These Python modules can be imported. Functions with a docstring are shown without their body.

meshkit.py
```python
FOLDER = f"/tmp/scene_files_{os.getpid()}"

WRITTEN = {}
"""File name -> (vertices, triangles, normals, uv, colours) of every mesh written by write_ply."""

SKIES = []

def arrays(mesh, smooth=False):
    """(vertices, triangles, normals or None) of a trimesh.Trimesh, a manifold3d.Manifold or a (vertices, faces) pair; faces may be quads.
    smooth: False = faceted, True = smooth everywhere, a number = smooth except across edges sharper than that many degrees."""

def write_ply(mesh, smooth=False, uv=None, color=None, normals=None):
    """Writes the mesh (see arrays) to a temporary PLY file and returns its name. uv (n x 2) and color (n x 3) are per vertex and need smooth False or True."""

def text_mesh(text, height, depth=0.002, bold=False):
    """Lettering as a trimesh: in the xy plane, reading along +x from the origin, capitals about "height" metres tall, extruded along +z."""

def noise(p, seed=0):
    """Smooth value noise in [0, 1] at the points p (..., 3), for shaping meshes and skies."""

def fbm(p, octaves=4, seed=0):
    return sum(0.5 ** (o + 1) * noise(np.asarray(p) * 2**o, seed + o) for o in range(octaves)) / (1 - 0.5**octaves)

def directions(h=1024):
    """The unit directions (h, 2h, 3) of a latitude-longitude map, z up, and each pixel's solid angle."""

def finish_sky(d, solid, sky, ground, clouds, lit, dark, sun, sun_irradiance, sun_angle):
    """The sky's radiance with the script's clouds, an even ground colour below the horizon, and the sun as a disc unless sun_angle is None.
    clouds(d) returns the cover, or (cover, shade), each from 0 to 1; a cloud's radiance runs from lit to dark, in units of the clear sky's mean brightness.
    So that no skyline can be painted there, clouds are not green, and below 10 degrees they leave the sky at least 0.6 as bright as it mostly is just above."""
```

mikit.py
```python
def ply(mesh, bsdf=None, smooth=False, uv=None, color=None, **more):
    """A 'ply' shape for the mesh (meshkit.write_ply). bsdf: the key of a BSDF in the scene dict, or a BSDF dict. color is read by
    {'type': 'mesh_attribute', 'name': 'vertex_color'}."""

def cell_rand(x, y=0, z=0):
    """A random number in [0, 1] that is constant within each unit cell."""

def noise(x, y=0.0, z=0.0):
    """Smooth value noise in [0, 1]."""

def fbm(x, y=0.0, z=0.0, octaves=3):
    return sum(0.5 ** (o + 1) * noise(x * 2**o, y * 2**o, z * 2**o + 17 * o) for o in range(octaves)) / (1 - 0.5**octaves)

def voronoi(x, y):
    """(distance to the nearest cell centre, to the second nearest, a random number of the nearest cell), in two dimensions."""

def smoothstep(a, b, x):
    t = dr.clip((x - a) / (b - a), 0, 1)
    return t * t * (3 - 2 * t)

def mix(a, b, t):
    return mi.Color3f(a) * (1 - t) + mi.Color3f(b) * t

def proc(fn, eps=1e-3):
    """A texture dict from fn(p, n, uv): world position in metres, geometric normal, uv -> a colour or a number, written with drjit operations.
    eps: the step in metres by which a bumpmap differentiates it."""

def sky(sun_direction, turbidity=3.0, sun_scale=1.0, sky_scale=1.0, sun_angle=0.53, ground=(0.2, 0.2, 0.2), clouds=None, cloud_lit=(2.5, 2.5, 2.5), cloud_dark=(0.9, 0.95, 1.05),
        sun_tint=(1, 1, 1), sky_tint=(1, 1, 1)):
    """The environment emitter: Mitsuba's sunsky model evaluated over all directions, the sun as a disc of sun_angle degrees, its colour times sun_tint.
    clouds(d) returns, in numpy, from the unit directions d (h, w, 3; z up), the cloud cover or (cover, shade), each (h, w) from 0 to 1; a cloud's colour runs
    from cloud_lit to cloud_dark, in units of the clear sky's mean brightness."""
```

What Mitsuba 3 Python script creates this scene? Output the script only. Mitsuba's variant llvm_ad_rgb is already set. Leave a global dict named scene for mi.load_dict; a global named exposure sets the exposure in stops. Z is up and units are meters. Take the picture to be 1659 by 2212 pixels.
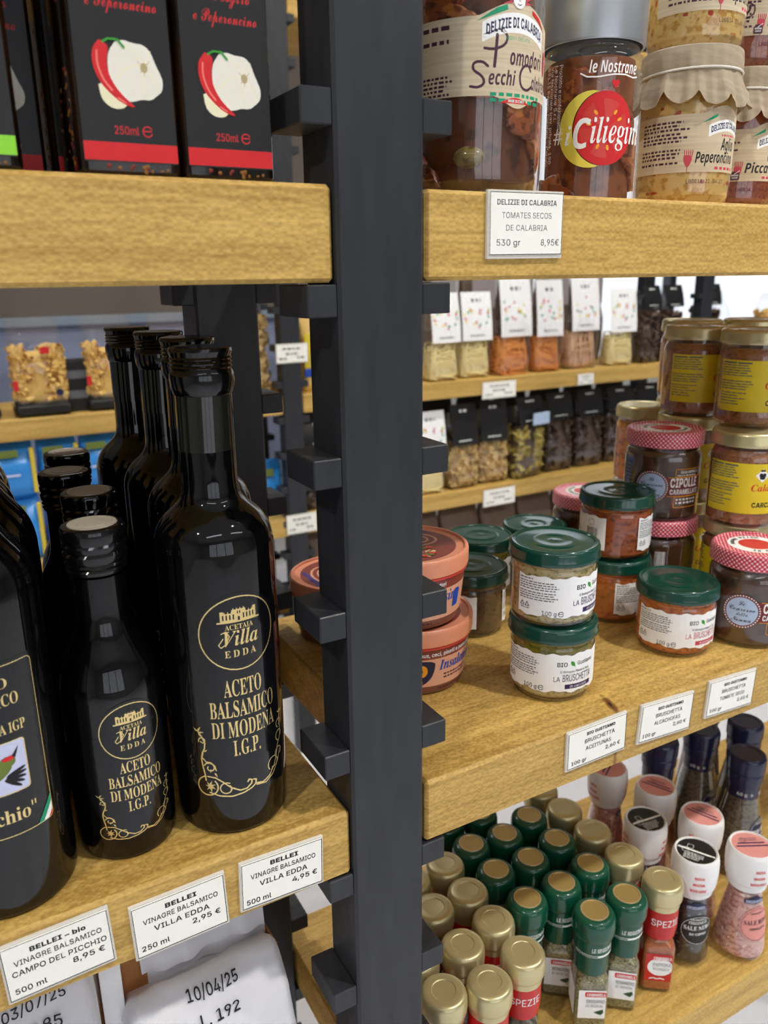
import math, glob, random
import numpy as np, trimesh, mitsuba as mi, drjit as dr, mikit, meshkit
from mikit import proc, noise, fbm, voronoi, smoothstep, mix
from shapely.geometry import Polygon, LineString, Point, box as sbox
from shapely import affinity, union_all
from PIL import Image, ImageDraw, ImageFont
T = mi.ScalarTransform4f
scene, labels = {}, {}

# ------------------------------------------------------------------ camera, exposure, lights
exposure = 0.25
scene['camera'] = {'type': 'thinlens', 'fov': math.degrees(2 * math.atan(829.5 / 1720.488)), 'fov_axis': 'x',
                   'aperture_radius': 0.0013, 'focus_distance': 0.52, 'near_clip': 0.02, 'far_clip': 60.0,
                   'to_world': T().look_at(origin=[-0.18794702, -0.38253485, 1.32326325], target=[0.27832498, 0.45520417, 1.03903843],
                                           up=[0.14977842, 0.24189082, 0.9586737])}
CEIL = 2.75
DOWNLIGHTS = [(-1.35, -0.82), (0.72, -0.82), (1.95, -0.82), (-0.25, -1.75), (-0.1, 0.8), (1.05, 0.8), (2.2, 0.8)]
DOWN_L = 900.0
PANELS = [(-0.6, -1.7), (1.3, -1.7), (0.6, 2.1)]
PANEL_L = 4.5
WINDOW_L = (0.75, 0.81, 0.90)

# ------------------------------------------------------------------ helpers
def lin(c):
    c = np.asarray(c, float) / 255.0
    return [float(v) for v in np.where(c <= 0.04045, c / 12.92, ((c + 0.055) / 1.055) ** 2.4)]

def mat(name, col, rough=0.5, spec=0.5, metal=0.0, clear=0.0, **kw):
    base = col if isinstance(col, dict) else {'type': 'rgb', 'value': lin(col)}
    b = {'type': 'principled', 'base_color': base, 'roughness': rough, 'specular': spec, 'metallic': metal}
    if clear: b.update(clearcoat=clear, clearcoat_gloss=0.95)
    b.update(kw)
    scene['m_' + name] = {'type': 'twosided', 'bsdf': b}
    return 'm_' + name

def num(base, taken):
    k, i = base, 0
    while k in taken:
        i += 1
        k = f'{base}_{i:03d}'
    return k

used = set()
class Kit:
    """the parts of one thing, in its own coordinates"""
    def __init__(self): self.parts, self.lab = {}, {}
    def add(self, name, mesh, bsdf, smooth=35, label=None, stuff=False, **kw):
        k = num(name, self.parts)
        self.parts[k] = mikit.ply(mesh, bsdf, smooth, **kw)
        if label or stuff: self.lab[k] = {**({'label': label} if label else {}), **({'kind': 'stuff'} if stuff else {})}
        return k

def place(kit, name, label, cat, loc=(0, 0, 0), rot=0.0, group=None, tilt=None):
    key = num(name, used); used.add(key)
    m = T().translate(list(loc)).rotate([0, 0, 1], rot)
    if tilt: m = m.rotate(tilt[0], tilt[1])
    for p, d in kit.parts.items():
        k = key + '__' + p if p else key
        scene[k] = {**d, 'to_world': m}
        if p in kit.lab: labels[k] = dict(kit.lab[p])
    labels[key] = {'label': label, 'category': cat}
    if group: labels[key]['group'] = group
    return key

def single(mesh, bsdf, name, label, cat, smooth=35, **kw):
    k = Kit(); k.add('', mesh, bsdf, smooth)
    return place(k, name, label, cat, **kw)

def struct(key, mesh, bsdf, smooth=False, **kw):
    scene[key] = mikit.ply(mesh, bsdf, smooth, **kw)
    labels[key] = {'kind': 'structure'}

def cat_(ms): return trimesh.util.concatenate([m for m in ms if m is not None])

def cbox(x0, x1, y0, y1, z0, z1, c=0.0):
    if c <= 0:
        return trimesh.creation.box(bounds=[[x0, y0, z0], [x1, y1, z1]])
    P = []
    for x, sx in ((x0, 1), (x1, -1)):
        for y, sy in ((y0, 1), (y1, -1)):
            for z, sz in ((z0, 1), (z1, -1)):
                P += [(x, y + sy * c, z + sz * c), (x + sx * c, y, z + sz * c), (x + sx * c, y + sy * c, z)]
    return trimesh.convex.convex_hull(np.array(P))

def rounded(pts, r=0.3, k=2):
    """corner cutting of a profile, ends kept"""
    p = np.array(pts, float)
    for _ in range(k):
        q = [p[0]]
        for a, b in zip(p[:-1], p[1:]):
            q += [a * (1 - r / 1.0) + b * r, a * r + b * (1 - r)]
        q.append(p[-1])
        p = np.array(q)
    return p

def lathe(profile, n=48, a0=0.0, a1=2 * math.pi):
    prof = np.array(profile, float)
    full = abs(a1 - a0 - 2 * math.pi) < 1e-6
    ang = np.linspace(a0, a1, n, endpoint=not full)
    V, idx = [], []
    for r, z in prof:
        if r < 1e-7:
            idx.append([len(V)] * len(ang)); V.append((0, 0, z))
        else:
            idx.append(list(range(len(V), len(V) + len(ang))))
            V += [(r * math.cos(a), r * math.sin(a), z) for a in ang]
    F, m = [], len(ang)
    for i in range(len(prof) - 1):
        for j in range(m if full else m - 1):
            a, b, c, d = idx[i][j], idx[i][(j + 1) % m], idx[i + 1][(j + 1) % m], idx[i + 1][j]
            if a != b: F.append((a, b, c))
            if c != d: F.append((a, c, d))
    return trimesh.Trimesh(np.array(V), np.array(F), process=False)

def squares(sections, k=6):
    """stack of rounded squares: (half side, corner radius, z)"""
    rings = []
    for h, r, z in sections:
        P = []
        for q in range(4):
            cx, cy = [(1, 1), (-1, 1), (-1, -1), (1, -1)][q]
            for j in range(k + 1):
                a = math.pi / 2 * (q + j / k)
                P.append((cx * (h - r) + r * math.cos(a), cy * (h - r) + r * math.sin(a), z))
        rings.append(P)
    m = len(rings[0])
    V = [p for R_ in rings for p in R_]
    F = []
    for i in range(len(rings) - 1):
        for j in range(m):
            a, b = i * m + j, i * m + (j + 1) % m
            F += [(a, b, b + m), (a, b + m, a + m)]
    V += [(0, 0, sections[0][2]), (0, 0, sections[-1][2])]
    t = (len(rings) - 1) * m
    for j in range(m):
        F += [(len(V) - 2, (j + 1) % m, j), (len(V) - 1, t + j, t + (j + 1) % m)]
    return trimesh.Trimesh(np.array(V), np.array(F), process=False)

def tube(points, r, sides=6, closed=False):
    p = np.array(points, float)
    t = np.gradient(p, axis=0)
    if closed: t = np.roll(p, -1, 0) - np.roll(p, 1, 0)
    t /= np.linalg.norm(t, axis=1, keepdims=True) + 1e-12
    ref = np.where(np.abs(t[:, 2:]) < 0.9, [0, 0, 1.0], [1.0, 0, 0])
    a = np.cross(t, ref); a /= np.linalg.norm(a, axis=1, keepdims=True) + 1e-12
    b = np.cross(t, a)
    an = np.arange(sides) * 2 * math.pi / sides
    V = p[:, None] + r * (np.cos(an)[None, :, None] * a[:, None] + np.sin(an)[None, :, None] * b[:, None])
    n, F = len(p), []
    for i in range(n if closed else n - 1):
        for j in range(sides):
            q = [i * sides + j, i * sides + (j + 1) % sides, ((i + 1) % n) * sides + (j + 1) % sides, ((i + 1) % n) * sides + j]
            F += [(q[0], q[1], q[2]), (q[0], q[2], q[3])]
    return trimesh.Trimesh(V.reshape(-1, 3), np.array(F), process=False)

# ------------------------------------------------------------------ flat print: shapes in (s, t), laid on a surface
def polys(g):
    if g is None or g.is_empty: return []
    if g.geom_type == 'Polygon': return [g]
    return [q for p in getattr(g, 'geoms', []) for q in polys(p)]

def decal(geom, fn, strip=None):
    gs = polys(union_all(list(geom)) if isinstance(geom, (list, tuple)) else geom)
    out = []
    for g in gs:
        x0, y0, x1, y1 = g.bounds
        pieces = [g]
        if strip and x1 - x0 > strip * 1.5:
            n = int(math.ceil((x1 - x0) / strip)); w = (x1 - x0) / n
            pieces = [q for i in range(n) for q in polys(g.intersection(sbox(x0 + i * w, y0 - 1, x0 + (i + 1) * w, y1 + 1)))]
        for q in pieces:
            if q.area < 1e-12: continue
            try: v, f = trimesh.creation.triangulate_polygon(q, engine='earcut')
            except Exception: continue
            if len(f): out.append(trimesh.Trimesh(np.array([fn(s, t) for s, t in v]), f, process=False))
    return trimesh.util.concatenate(out)

def on_cyl(r, a0=-90.0, off=0.0002, z0=0.0):
    a0 = math.radians(a0)
    return lambda s, t: ((r + off) * math.cos(a0 + s / r), (r + off) * math.sin(a0 + s / r), z0 + t)

def on_rev(profile, a0=-90.0, off=0.0003, rn=0.02):
    a0, P = math.radians(a0), np.array(profile)
    def f(s, t):
        r = float(np.interp(t, P[:, 1], P[:, 0])) + off
        return (r * math.cos(a0 + s / rn), r * math.sin(a0 + s / rn), t)
    return f

def on_plane(o, u, v, off=0.0):
    o, u, v = (np.array(q, float) for q in (o, u, v))
    n = np.cross(u, v)
    return lambda s, t: o + u * s + v * t + n * off

FD = glob.glob('/opt/blender-*/*/datafiles/fonts/')[0]
def mathal(s, up, lo): return ''.join(chr(up + ord(c) - 65) if 'A' <= c <= 'Z' else chr(lo + ord(c) - 97) if 'a' <= c <= 'z' else c for c in s)
STY = {'serif': (0x1D400, 0x1D41A), 'script': (0x1D4D0, 0x1D4EA), 'ital': (0x1D468, 0x1D482), 'thinital': (0x1D434, 0x1D44E), 'sansbi': (0x1D63C, 0x1D656)}
_f, _t = {}, {}
def font(style, weight):
    if (style, weight) not in _f:
        if style in STY: _f[style, weight] = ImageFont.truetype(FD + 'NotoSansMath-Regular.woff2', 96)
        elif style == 'mono': _f[style, weight] = ImageFont.truetype(FD + 'DejaVuSansMono.woff2', 96)
        else:
            f = ImageFont.truetype(FD + 'Inter.woff2', 96)
            f.set_variation_by_axes([14, weight])
            _f[style, weight] = f
    return _f[style, weight]

def raw_text(s, style, weight):
    if (s, style, weight) not in _t:
        f = font(style, weight)
        conv = (lambda q: mathal(q, *STY[style])) if style in STY else (lambda q: q)
        u = conv(s)
        c0 = f.getbbox(conv('E'), anchor='ls')
        cap = -c0[1]
        x0, y0, x1, y1 = f.getbbox(u, anchor='ls')
        im = Image.new('L', (x1 - x0 + 8, y1 - y0 + 8))
        ImageDraw.Draw(im).text((4 - x0, 4 - y0), u, 255, f, anchor='ls')
        on = np.pad(np.asarray(im) > 127, ((0, 0), (1, 1))).astype(np.int8)
        rows, st = np.nonzero(np.diff(on, axis=1) == 1)
        en = np.nonzero(np.diff(on, axis=1) == -1)[1]
        from shapely import box as vbox
        g = union_all(vbox(st, -rows - 1, en, -rows)).buffer(0.6).buffer(-0.6).simplify(0.7)
        _t[s, style, weight] = affinity.affine_transform(g, [1 / cap, 0, 0, 1 / cap, -4 / cap, (4 - y0) / cap])
    return _t[s, style, weight]

def txt(s, h, x=0.0, y=0.0, anchor='l', w=None, style='inter', weight=400, rot=0.0, skew=0.0):
    """lettering with capitals h tall, baseline at y; w stretches it to that width"""
    g = raw_text(s, style, weight)
    x0, _, x1, _ = g.bounds
    sx = w / (x1 - x0) if w else h
    wd = (x1 - x0) * sx
    g = affinity.affine_transform(g, [sx, skew * h, 0, h, -x0 * sx - {'l': 0, 'c': wd / 2, 'r': wd}[anchor], 0])
    if rot: g = affinity.rotate(g, rot, origin=(0, 0))
    return affinity.translate(g, x, y)

def dashes(x0, x1, ytop, n, pitch, h, seed, rag=0.25, word=(0.0012, 0.0034)):
    """rows of small print too fine to read"""
    rg, out = random.Random(seed), []
    for i in range(n):
        x, end = x0, x1 - rg.random() * rag * (x1 - x0)
        while x < end:
            w = min(rg.uniform(*word), end - x)
            if w > 0.0003: out.append(sbox(x, ytop - i * pitch - h, x + w, ytop - i * pitch))
            x += w + h * 0.8
    return union_all(out)

def ell(cx, cy, rx, ry, n=40): return affinity.scale(Point(cx, cy).buffer(1.0, quad_segs=n // 4), rx, ry)
def ring(cx, cy, rx, ry, w): return ell(cx, cy, rx, ry).difference(ell(cx, cy, rx - w, ry - w))
def rbox(x0, y0, x1, y1, r): return sbox(x0 + r, y0 + r, x1 - r, y1 - r).buffer(r)
def stroke(pts, w): return LineString(pts).buffer(w / 2, quad_segs=3)
def arcpts(cx, cy, r, a0, a1, n=14, k=1.0):
    return [(cx + r * (1 + (k - 1) * i / n) * math.cos(math.radians(a0 + (a1 - a0) * i / n)), cy + r * (1 + (k - 1) * i / n) * math.sin(math.radians(a0 + (a1 - a0) * i / n))) for i in range(n + 1)]
def emark(cx, cy, h):
    """the estimated sign of a pack's contents"""
    return union_all([stroke(arcpts(cx, cy, h / 2, 30, 335), h * 0.13), stroke([(cx - h * 0.42, cy + h * .04), (cx + h * 0.4, cy + h * .04)], h * 0.13)])
def barcode(x0, y0, x1, y1, seed):
    rg, out, x = random.Random(seed), [], x0
    while x < x1:
        w = rg.choice([.0003, .0005, .0008]); out.append(sbox(x, y0, min(x + w, x1), y1)); x += w + rg.choice([.0003, .0005, .0007])
    return union_all(out)
def leaf(cx, cy, h):
    a = ell(cx - h * .28, cy, h * .55, h * .55).intersection(ell(cx + h * .28, cy, h * .55, h * .55))
    return affinity.rotate(a, 35, origin=(cx, cy)).union(stroke([(cx + h * .1, cy - h * .2), (cx + h * .42, cy - h * .5)], h * .1))
def recycle(cx, cy, h):
    tri_ = LineString([(cx - h / 2, cy - h / 2), (cx + h / 2, cy - h / 2), (cx, cy + h / 2), (cx - h / 2, cy - h / 2)])
    return tri_.buffer(h * .09, quad_segs=1)
def wavy(x0, x1, t0, t1, a=0.0006, seed=1, n=40):
    rg = random.Random(seed); ph = [rg.uniform(0, 6.28) for _ in range(4)]
    f = lambda x, o: a * (math.sin(x * 260 + ph[o]) + 0.7 * math.sin(x * 610 + ph[o + 1]))
    xs = np.linspace(x0, x1, n)
    return Polygon([(x, t0 + f(x, 0)) for x in xs] + [(x, t1 + f(x, 2)) for x in xs[::-1]])

# ------------------------------------------------------------------ materials
def wood(dark, light, knot=None, k=1.0, off=0.0):
    d, l = lin(dark), lin(light)
    def f(p, n, uv):
        g = fbm(p.x * 2.0 + off, p.y * 75.0 + 2 * noise(p.x * 3 + off), p.z * 75.0 + off, 3)
        fine = fbm(p.x * 34.0 + off, p.y * 420.0 + 7, p.z * 420.0, 2)
        mott = fbm(p.x * 480.0 + off, p.y * 700.0, p.z * 700.0 + 5, 2)
        t = smoothstep(0.2, 0.8, 0.36 * g + 0.36 * mott + 0.28 * fine)
        c = mix(d, l, 1 - k + k * t)
        if knot:
            kx, ky = knot
            u, v = (p.x - kx) * 0.3 + (p.y - ky) * 0.95, (p.x - kx) * 0.95 - (p.y - ky) * 0.3
            r = dr.sqrt(dr.square(u / 0.016) + dr.square(v / 0.0036)) + 0.35 * (noise(p.x * 300, p.y * 300) - 0.5)
            c = mix(lin((118, 78, 38)), c, smoothstep(0.55, 1.15, r))
            c = mix(lin((62, 40, 24)), c, smoothstep(0.1, 0.5, r))
        return c
    return proc(f)

W_DARK, W_LIGHT = (160, 122, 56), (216, 180, 102)
mat('wood', wood(W_DARK, W_LIGHT), 0.5, 0.35)
mat('wood_knot', wood(W_DARK, W_LIGHT, knot=(0.2335, 0.0150)), 0.5, 0.35)
def paint(p, n, uv):
    t = fbm(p.x * 160, p.y * 160, p.z * 22, 3)
    return mix(lin((34, 36, 40)), lin((47, 49, 54)), t)
mat('frame', proc(paint), 0.42, 0.4)
mat('bottle', (4, 4, 5), 0.02, 0.55)
mat('bottle_satin', (10, 10, 13), 0.11, 0.5)
mat('capsule', (7, 7, 9), 0.06, 0.55)
mat('bottle_neck', (24, 25, 20), 0.02, 0.55)
mat('grey_disc', (150, 142, 128), 0.4, 0.4)
mat('gold_print', (234, 208, 142), 0.3, 0.5, 0.7)
scene['m_glass'] = {'type': 'thindielectric', 'int_ior': 1.5}
scene['m_film'] = {'type': 'thindielectric', 'int_ior': 1.45}
mat('gold_cap', (208, 196, 150), 0.3, 0.5, 0.65)
mat('gold_disc', (190, 164, 102), 0.4, 0.5, 0.6)
mat('gold_ring', (208, 184, 140), 0.35, 0.5, 0.6)
mat('green_cap', (10, 74, 54), 0.12, 0.5, 0.0, 0.6)
mat('green_lid', (8, 62, 50), 0.10, 0.5, 0.0, 0.8)
mat('red_sleeve', (190, 34, 34), 0.3, 0.5)
mat('white_plastic', (236, 236, 236), 0.3, 0.5)
mat('white_paper', (240, 240, 240), 0.6, 0.3)
mat('bag_paper', (214, 214, 220), 0.5, 0.35)
mat('tag_card', (244, 242, 234), 0.55, 0.3)
mat('holder', (214, 210, 200), 0.2, 0.5)
mat('ink', (30, 30, 34), 0.6, 0.3)
mat('ink_grey', (96, 98, 104), 0.6, 0.3)
mat('ink_white', (240, 240, 238), 0.5, 0.3)
mat('ink_red', (206, 40, 44), 0.5, 0.3)
mat('ink_pink', (196, 72, 88), 0.5, 0.3)
mat('ink_blush', (232, 120, 112), 0.4, 0.4)
mat('ink_purple', (58, 36, 84), 0.5, 0.3)
mat('ink_green', (58, 150, 52), 0.5, 0.3)
mat('ink_teal', (40, 150, 110), 0.5, 0.3)
mat('ink_blue', (34, 74, 170), 0.5, 0.3)
mat('ink_navy', (30, 34, 66), 0.4, 0.4)
mat('ink_plum', (74, 44, 58), 0.5, 0.3)
mat('ink_yellow', (226, 212, 84), 0.4, 0.4)
mat('ink_orange', (240, 160, 40), 0.4, 0.4)
mat('ink_lilac', (196, 200, 228), 0.5, 0.3)
mat('ink_bird', (104, 118, 50), 0.5, 0.3)
mat('ink_lime', (140, 214, 62), 0.5, 0.3)
mat('garlic', (228, 224, 210), 0.5, 0.3)
mat('garlic_cream', (232, 226, 190), 0.5, 0.3)
mat('garlic_root', (176, 160, 116), 0.6, 0.3)
mat('yellow_label', (222, 196, 36), 0.45, 0.4)
mat('band_brown', (112, 40, 40), 0.4, 0.4)
mat('sky_blue', (178, 196, 224), 0.5, 0.3)
mat('silver', (186, 190, 194), 0.32, 0.5, 0.8)
mat('navy_cap', (28, 32, 68), 0.22, 0.5, 0.0, 0.4)
mat('tub_lid', (226, 146, 112), 0.35, 0.5)
mat('tub_brown', (132, 60, 48), 0.35, 0.5)
mat('tub_peach', (222, 164, 136), 0.4, 0.4)
mat('tub_body', (120, 72, 56), 0.25, 0.5)
mat('twine', (226, 222, 212), 0.8, 0.2)
def kraft(p, n, uv):
    t = fbm(p.x * 90 + p.z * 260, p.y * 90, p.z * 120, 3)
    return mix(lin((148, 130, 108)), lin((192, 176, 152)), t)
mat('kraft', proc(kraft), 0.7, 0.2)
def kraft_label(p, n, uv):
    t = fbm(p.x * 40, p.y * 40, p.z * 900, 2)
    return mix(lin((190, 172, 142)), lin((218, 202, 174)), t)
mat('kraft_label', proc(kraft_label), 0.6, 0.25)
mat('kraft_brown', (164, 110, 66), 0.7, 0.2)
def paste(base, spots, scale=420.0, lo=0.5, hi=0.72, spots2=None):
    b, s = lin(base), lin(spots)
    def f(p, n, uv):
        g = fbm(p.x * scale, p.y * scale, p.z * scale, 3)
        c = mix(b, s, smoothstep(lo, hi, g))
        if spots2:
            h = fbm(p.x * scale * .7 + 9, p.y * scale * .7, p.z * scale * .7 + 4, 2)
            c = mix(c, lin(spots2), smoothstep(.68, .78, h))
        return c
    return proc(f)
mat('artichoke', paste((176, 158, 112), (122, 112, 62)), 0.35, 0.4)
mat('artichoke_oil', paste((118, 108, 32), (84, 84, 24)), 0.2, 0.5)
mat('tomato_paste', paste((180, 98, 40), (134, 64, 26), 300), 0.35, 0.4)
mat('tomato_dark', paste((152, 76, 34), (108, 46, 20), 300), 0.3, 0.4)
mat('olive_paste', paste((84, 62, 42), (52, 38, 26)), 0.4, 0.4)
mat('onion_sauce', paste((78, 50, 34), (58, 36, 24), 120), 0.25, 0.5)

mat('carrot_mix', paste((208, 140, 62), (168, 98, 44), 200, spots2=(92, 78, 34)), 0.3, 0.4)
mat('garlic_chili', paste((204, 172, 104), (178, 132, 56), 230, spots2=(164, 52, 26)), 0.35, 0.4)
mat('chili_red', paste((140, 70, 38), (108, 48, 26), 500), 0.35, 0.4)
mat('tomato_oil', paste((92, 50, 28), (56, 28, 16), 110), 0.25, 0.5)
mat('tomato_oil_light', paste((122, 70, 36), (84, 44, 22), 110), 0.25, 0.5)
for i, (a, b) in enumerate([((136, 72, 38), (86, 40, 22)), ((108, 54, 32), (66, 32, 20)), ((164, 98, 48), (110, 58, 28))]):
    mat(f'dried_tomato_{i}', paste(a, b, 240), 0.3, 0.5)
mat('olive', paste((122, 106, 56), (84, 70, 34), 200), 0.15, 0.5)
def oil(p, n, uv):
    g = fbm(p.x * 40, p.y * 40, p.z * 30, 2)
    return mix(lin((16, 9, 5)), lin((40, 22, 9)), smoothstep(.35, .8, g))
mat('chili_oil', proc(oil), 0.05, 0.5)
mat('chili_flake', (126, 84, 20), 0.3, 0.4)
mat('chili_flake_red', (120, 36, 16), 0.3, 0.4)
mat('herbs', paste((150, 142, 104), (84, 82, 50), 900, .45, .6, (196, 188, 156)), 0.7, 0.2)
mat('paprika', paste((172, 98, 54), (150, 80, 44), 700), 0.8, 0.2)
mat('pink_salt', paste((206, 160, 150), (176, 112, 98), 330, .45, .65, (236, 214, 206)), 0.3, 0.5)
mat('black_salt', paste((44, 44, 48), (24, 24, 26), 500, .45, .6, (110, 112, 118)), 0.35, 0.5)
mat('pepper', paste((106, 98, 78), (66, 60, 46), 380, .45, .65), 0.6, 0.3)
mat('chili_whole', paste((104, 44, 26), (64, 28, 16), 260), 0.35, 0.4)
mat('pink_label', (222, 150, 142), 0.5, 0.3)
CELL = 0.0042
def gingham(p, n, uv):
    a, b = (uv.x + uv.y) / CELL, (uv.x - uv.y) / CELL
    fa, fb = a - dr.floor(a), b - dr.floor(b)
    ia, ib = dr.select(fa < 0.46, 1.0, 0.0), dr.select(fb < 0.46, 1.0, 0.0)
    c = mix(lin((186, 40, 66)), lin((214, 96, 112)), dr.maximum(ia, ib))
    return mix(c, lin((240, 214, 214)), ia * ib)
mat('gingham', proc(gingham), 0.3, 0.5)
mat('red_disc', (206, 64, 58), 0.35, 0.4)
mat('floor', (226, 228, 236), 0.35, 0.4)
mat('wall', (176, 174, 170), 0.8, 0.2)
mat('wall_white', (226, 226, 224), 0.8, 0.2)
mat('ceiling', (200, 199, 196), 0.9, 0.1)
mat('taupe', (126, 116, 108), 0.7, 0.2)
mat('ledge', (150, 166, 184), 0.5, 0.3)
mat('panel_blue', (150, 160, 190), 0.6, 0.3)
mat('noodle_cream', (236, 220, 160), 0.5, 0.3)
mat('noodle_orange', (222, 146, 74), 0.5, 0.3)
mat('noodle_pink', (214, 172, 136), 0.5, 0.3)
mat('pasta_gold', (226, 188, 108), 0.5, 0.3)
mat('pasta_beige', (206, 178, 124), 0.5, 0.3)
mat('pasta_dark', (92, 74, 62), 0.5, 0.3)
mat('pasta_mix', (176, 158, 84), 0.5, 0.3)
mat('black_card', (28, 27, 28), 0.4, 0.4)
mat('card_grey', (150, 142, 144), 0.6, 0.3)
mat('blue_pack', (48, 136, 214), 0.25, 0.5)
mat('yellow_pack', (214, 190, 60), 0.3, 0.5)
mat('red_pack', (150, 36, 36), 0.4, 0.4)
mat('lamp_metal', (220, 220, 220), 0.4, 0.4)

# ------------------------------------------------------------------ the room
X0, X1, Y0, Y1 = -3.2, 6.4, -3.4, 3.0
def slab(x0, x1, y0, y1, z0, z1): return cbox(x0, x1, y0, y1, z0, z1)
struct('floor', slab(X0 - .1, X1 + .1, Y0 - .1, Y1 + .1, -0.1, 0.0), 'm_floor')
struct('ceiling', slab(X0 - .1, X1 + .1, Y0 - .1, Y1 + .1, CEIL, CEIL + .1), 'm_ceiling')
struct('wall_left', slab(X0 - .1, X0, Y0 - .1, Y1 + .1, 0, CEIL), 'm_wall')
struct('wall_right', slab(X1, X1 + .1, Y0 - .1, Y1 + .1, 0, CEIL), 'm_wall')
def wall_with_hole(y0, y1, hx0, hx1, hz0, hz1):
    return cat_([slab(X0, hx0, y0, y1, 0, CEIL), slab(hx1, X1, y0, y1, 0, CEIL), slab(hx0, hx1, y0, y1, 0, hz0), slab(hx0, hx1, y0, y1, hz1, CEIL)])
struct('wall_back', wall_with_hole(Y1, Y1 + .1, 2.55, 5.9, .75, 2.45), 'm_wall_white')
struct('wall_front', wall_with_hole(Y0 - .1, Y0, -1.9, 1.1, .5, 2.4), 'm_wall')
struct('trim_1', cbox(X0, 1.9, Y1 - .03, Y1, 1.19, 2.3), 'm_taupe')
struct('trim_2', cbox(X0, 1.9, Y1 - .06, Y1, 1.155, 1.19, .004), 'm_ledge')
struct('trim_3', cbox(X0, 1.9, Y1 - .02, Y1, 0.2, 1.155), 'm_panel_blue')
def window(key, x0, x1, z0, z1, y, inward, k):
    struct(key, cat_([cbox(x0, x1, y - .03, y + .03, z0, z0 + .05), cbox(x0, x1, y - .03, y + .03, z1 - .05, z1), cbox(x0, x0 + .05, y - .03, y + .03, z0, z1),
                      cbox(x1 - .05, x1, y - .03, y + .03, z0, z1)] + [cbox(x0 + (x1 - x0) * i / 3 - .025, x0 + (x1 - x0) * i / 3 + .025, y - .03, y + .03, z0, z1) for i in (1, 2)]), 'm_frame')
    m = T().translate([(x0 + x1) / 2, y + .05 * -inward, (z0 + z1) / 2]).rotate([1, 0, 0], 90 if inward < 0 else -90).scale([(x1 - x0) / 2, (z1 - z0) / 2, 1])
    scene[key + '__pane'] = {'type': 'rectangle', 'to_world': m, 'bsdf': {'type': 'ref', 'id': 'm_white_paper'},
                             'emitter': {'type': 'area', 'radiance': {'type': 'rgb', 'value': [k * v for v in WINDOW_L]}}}
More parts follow.
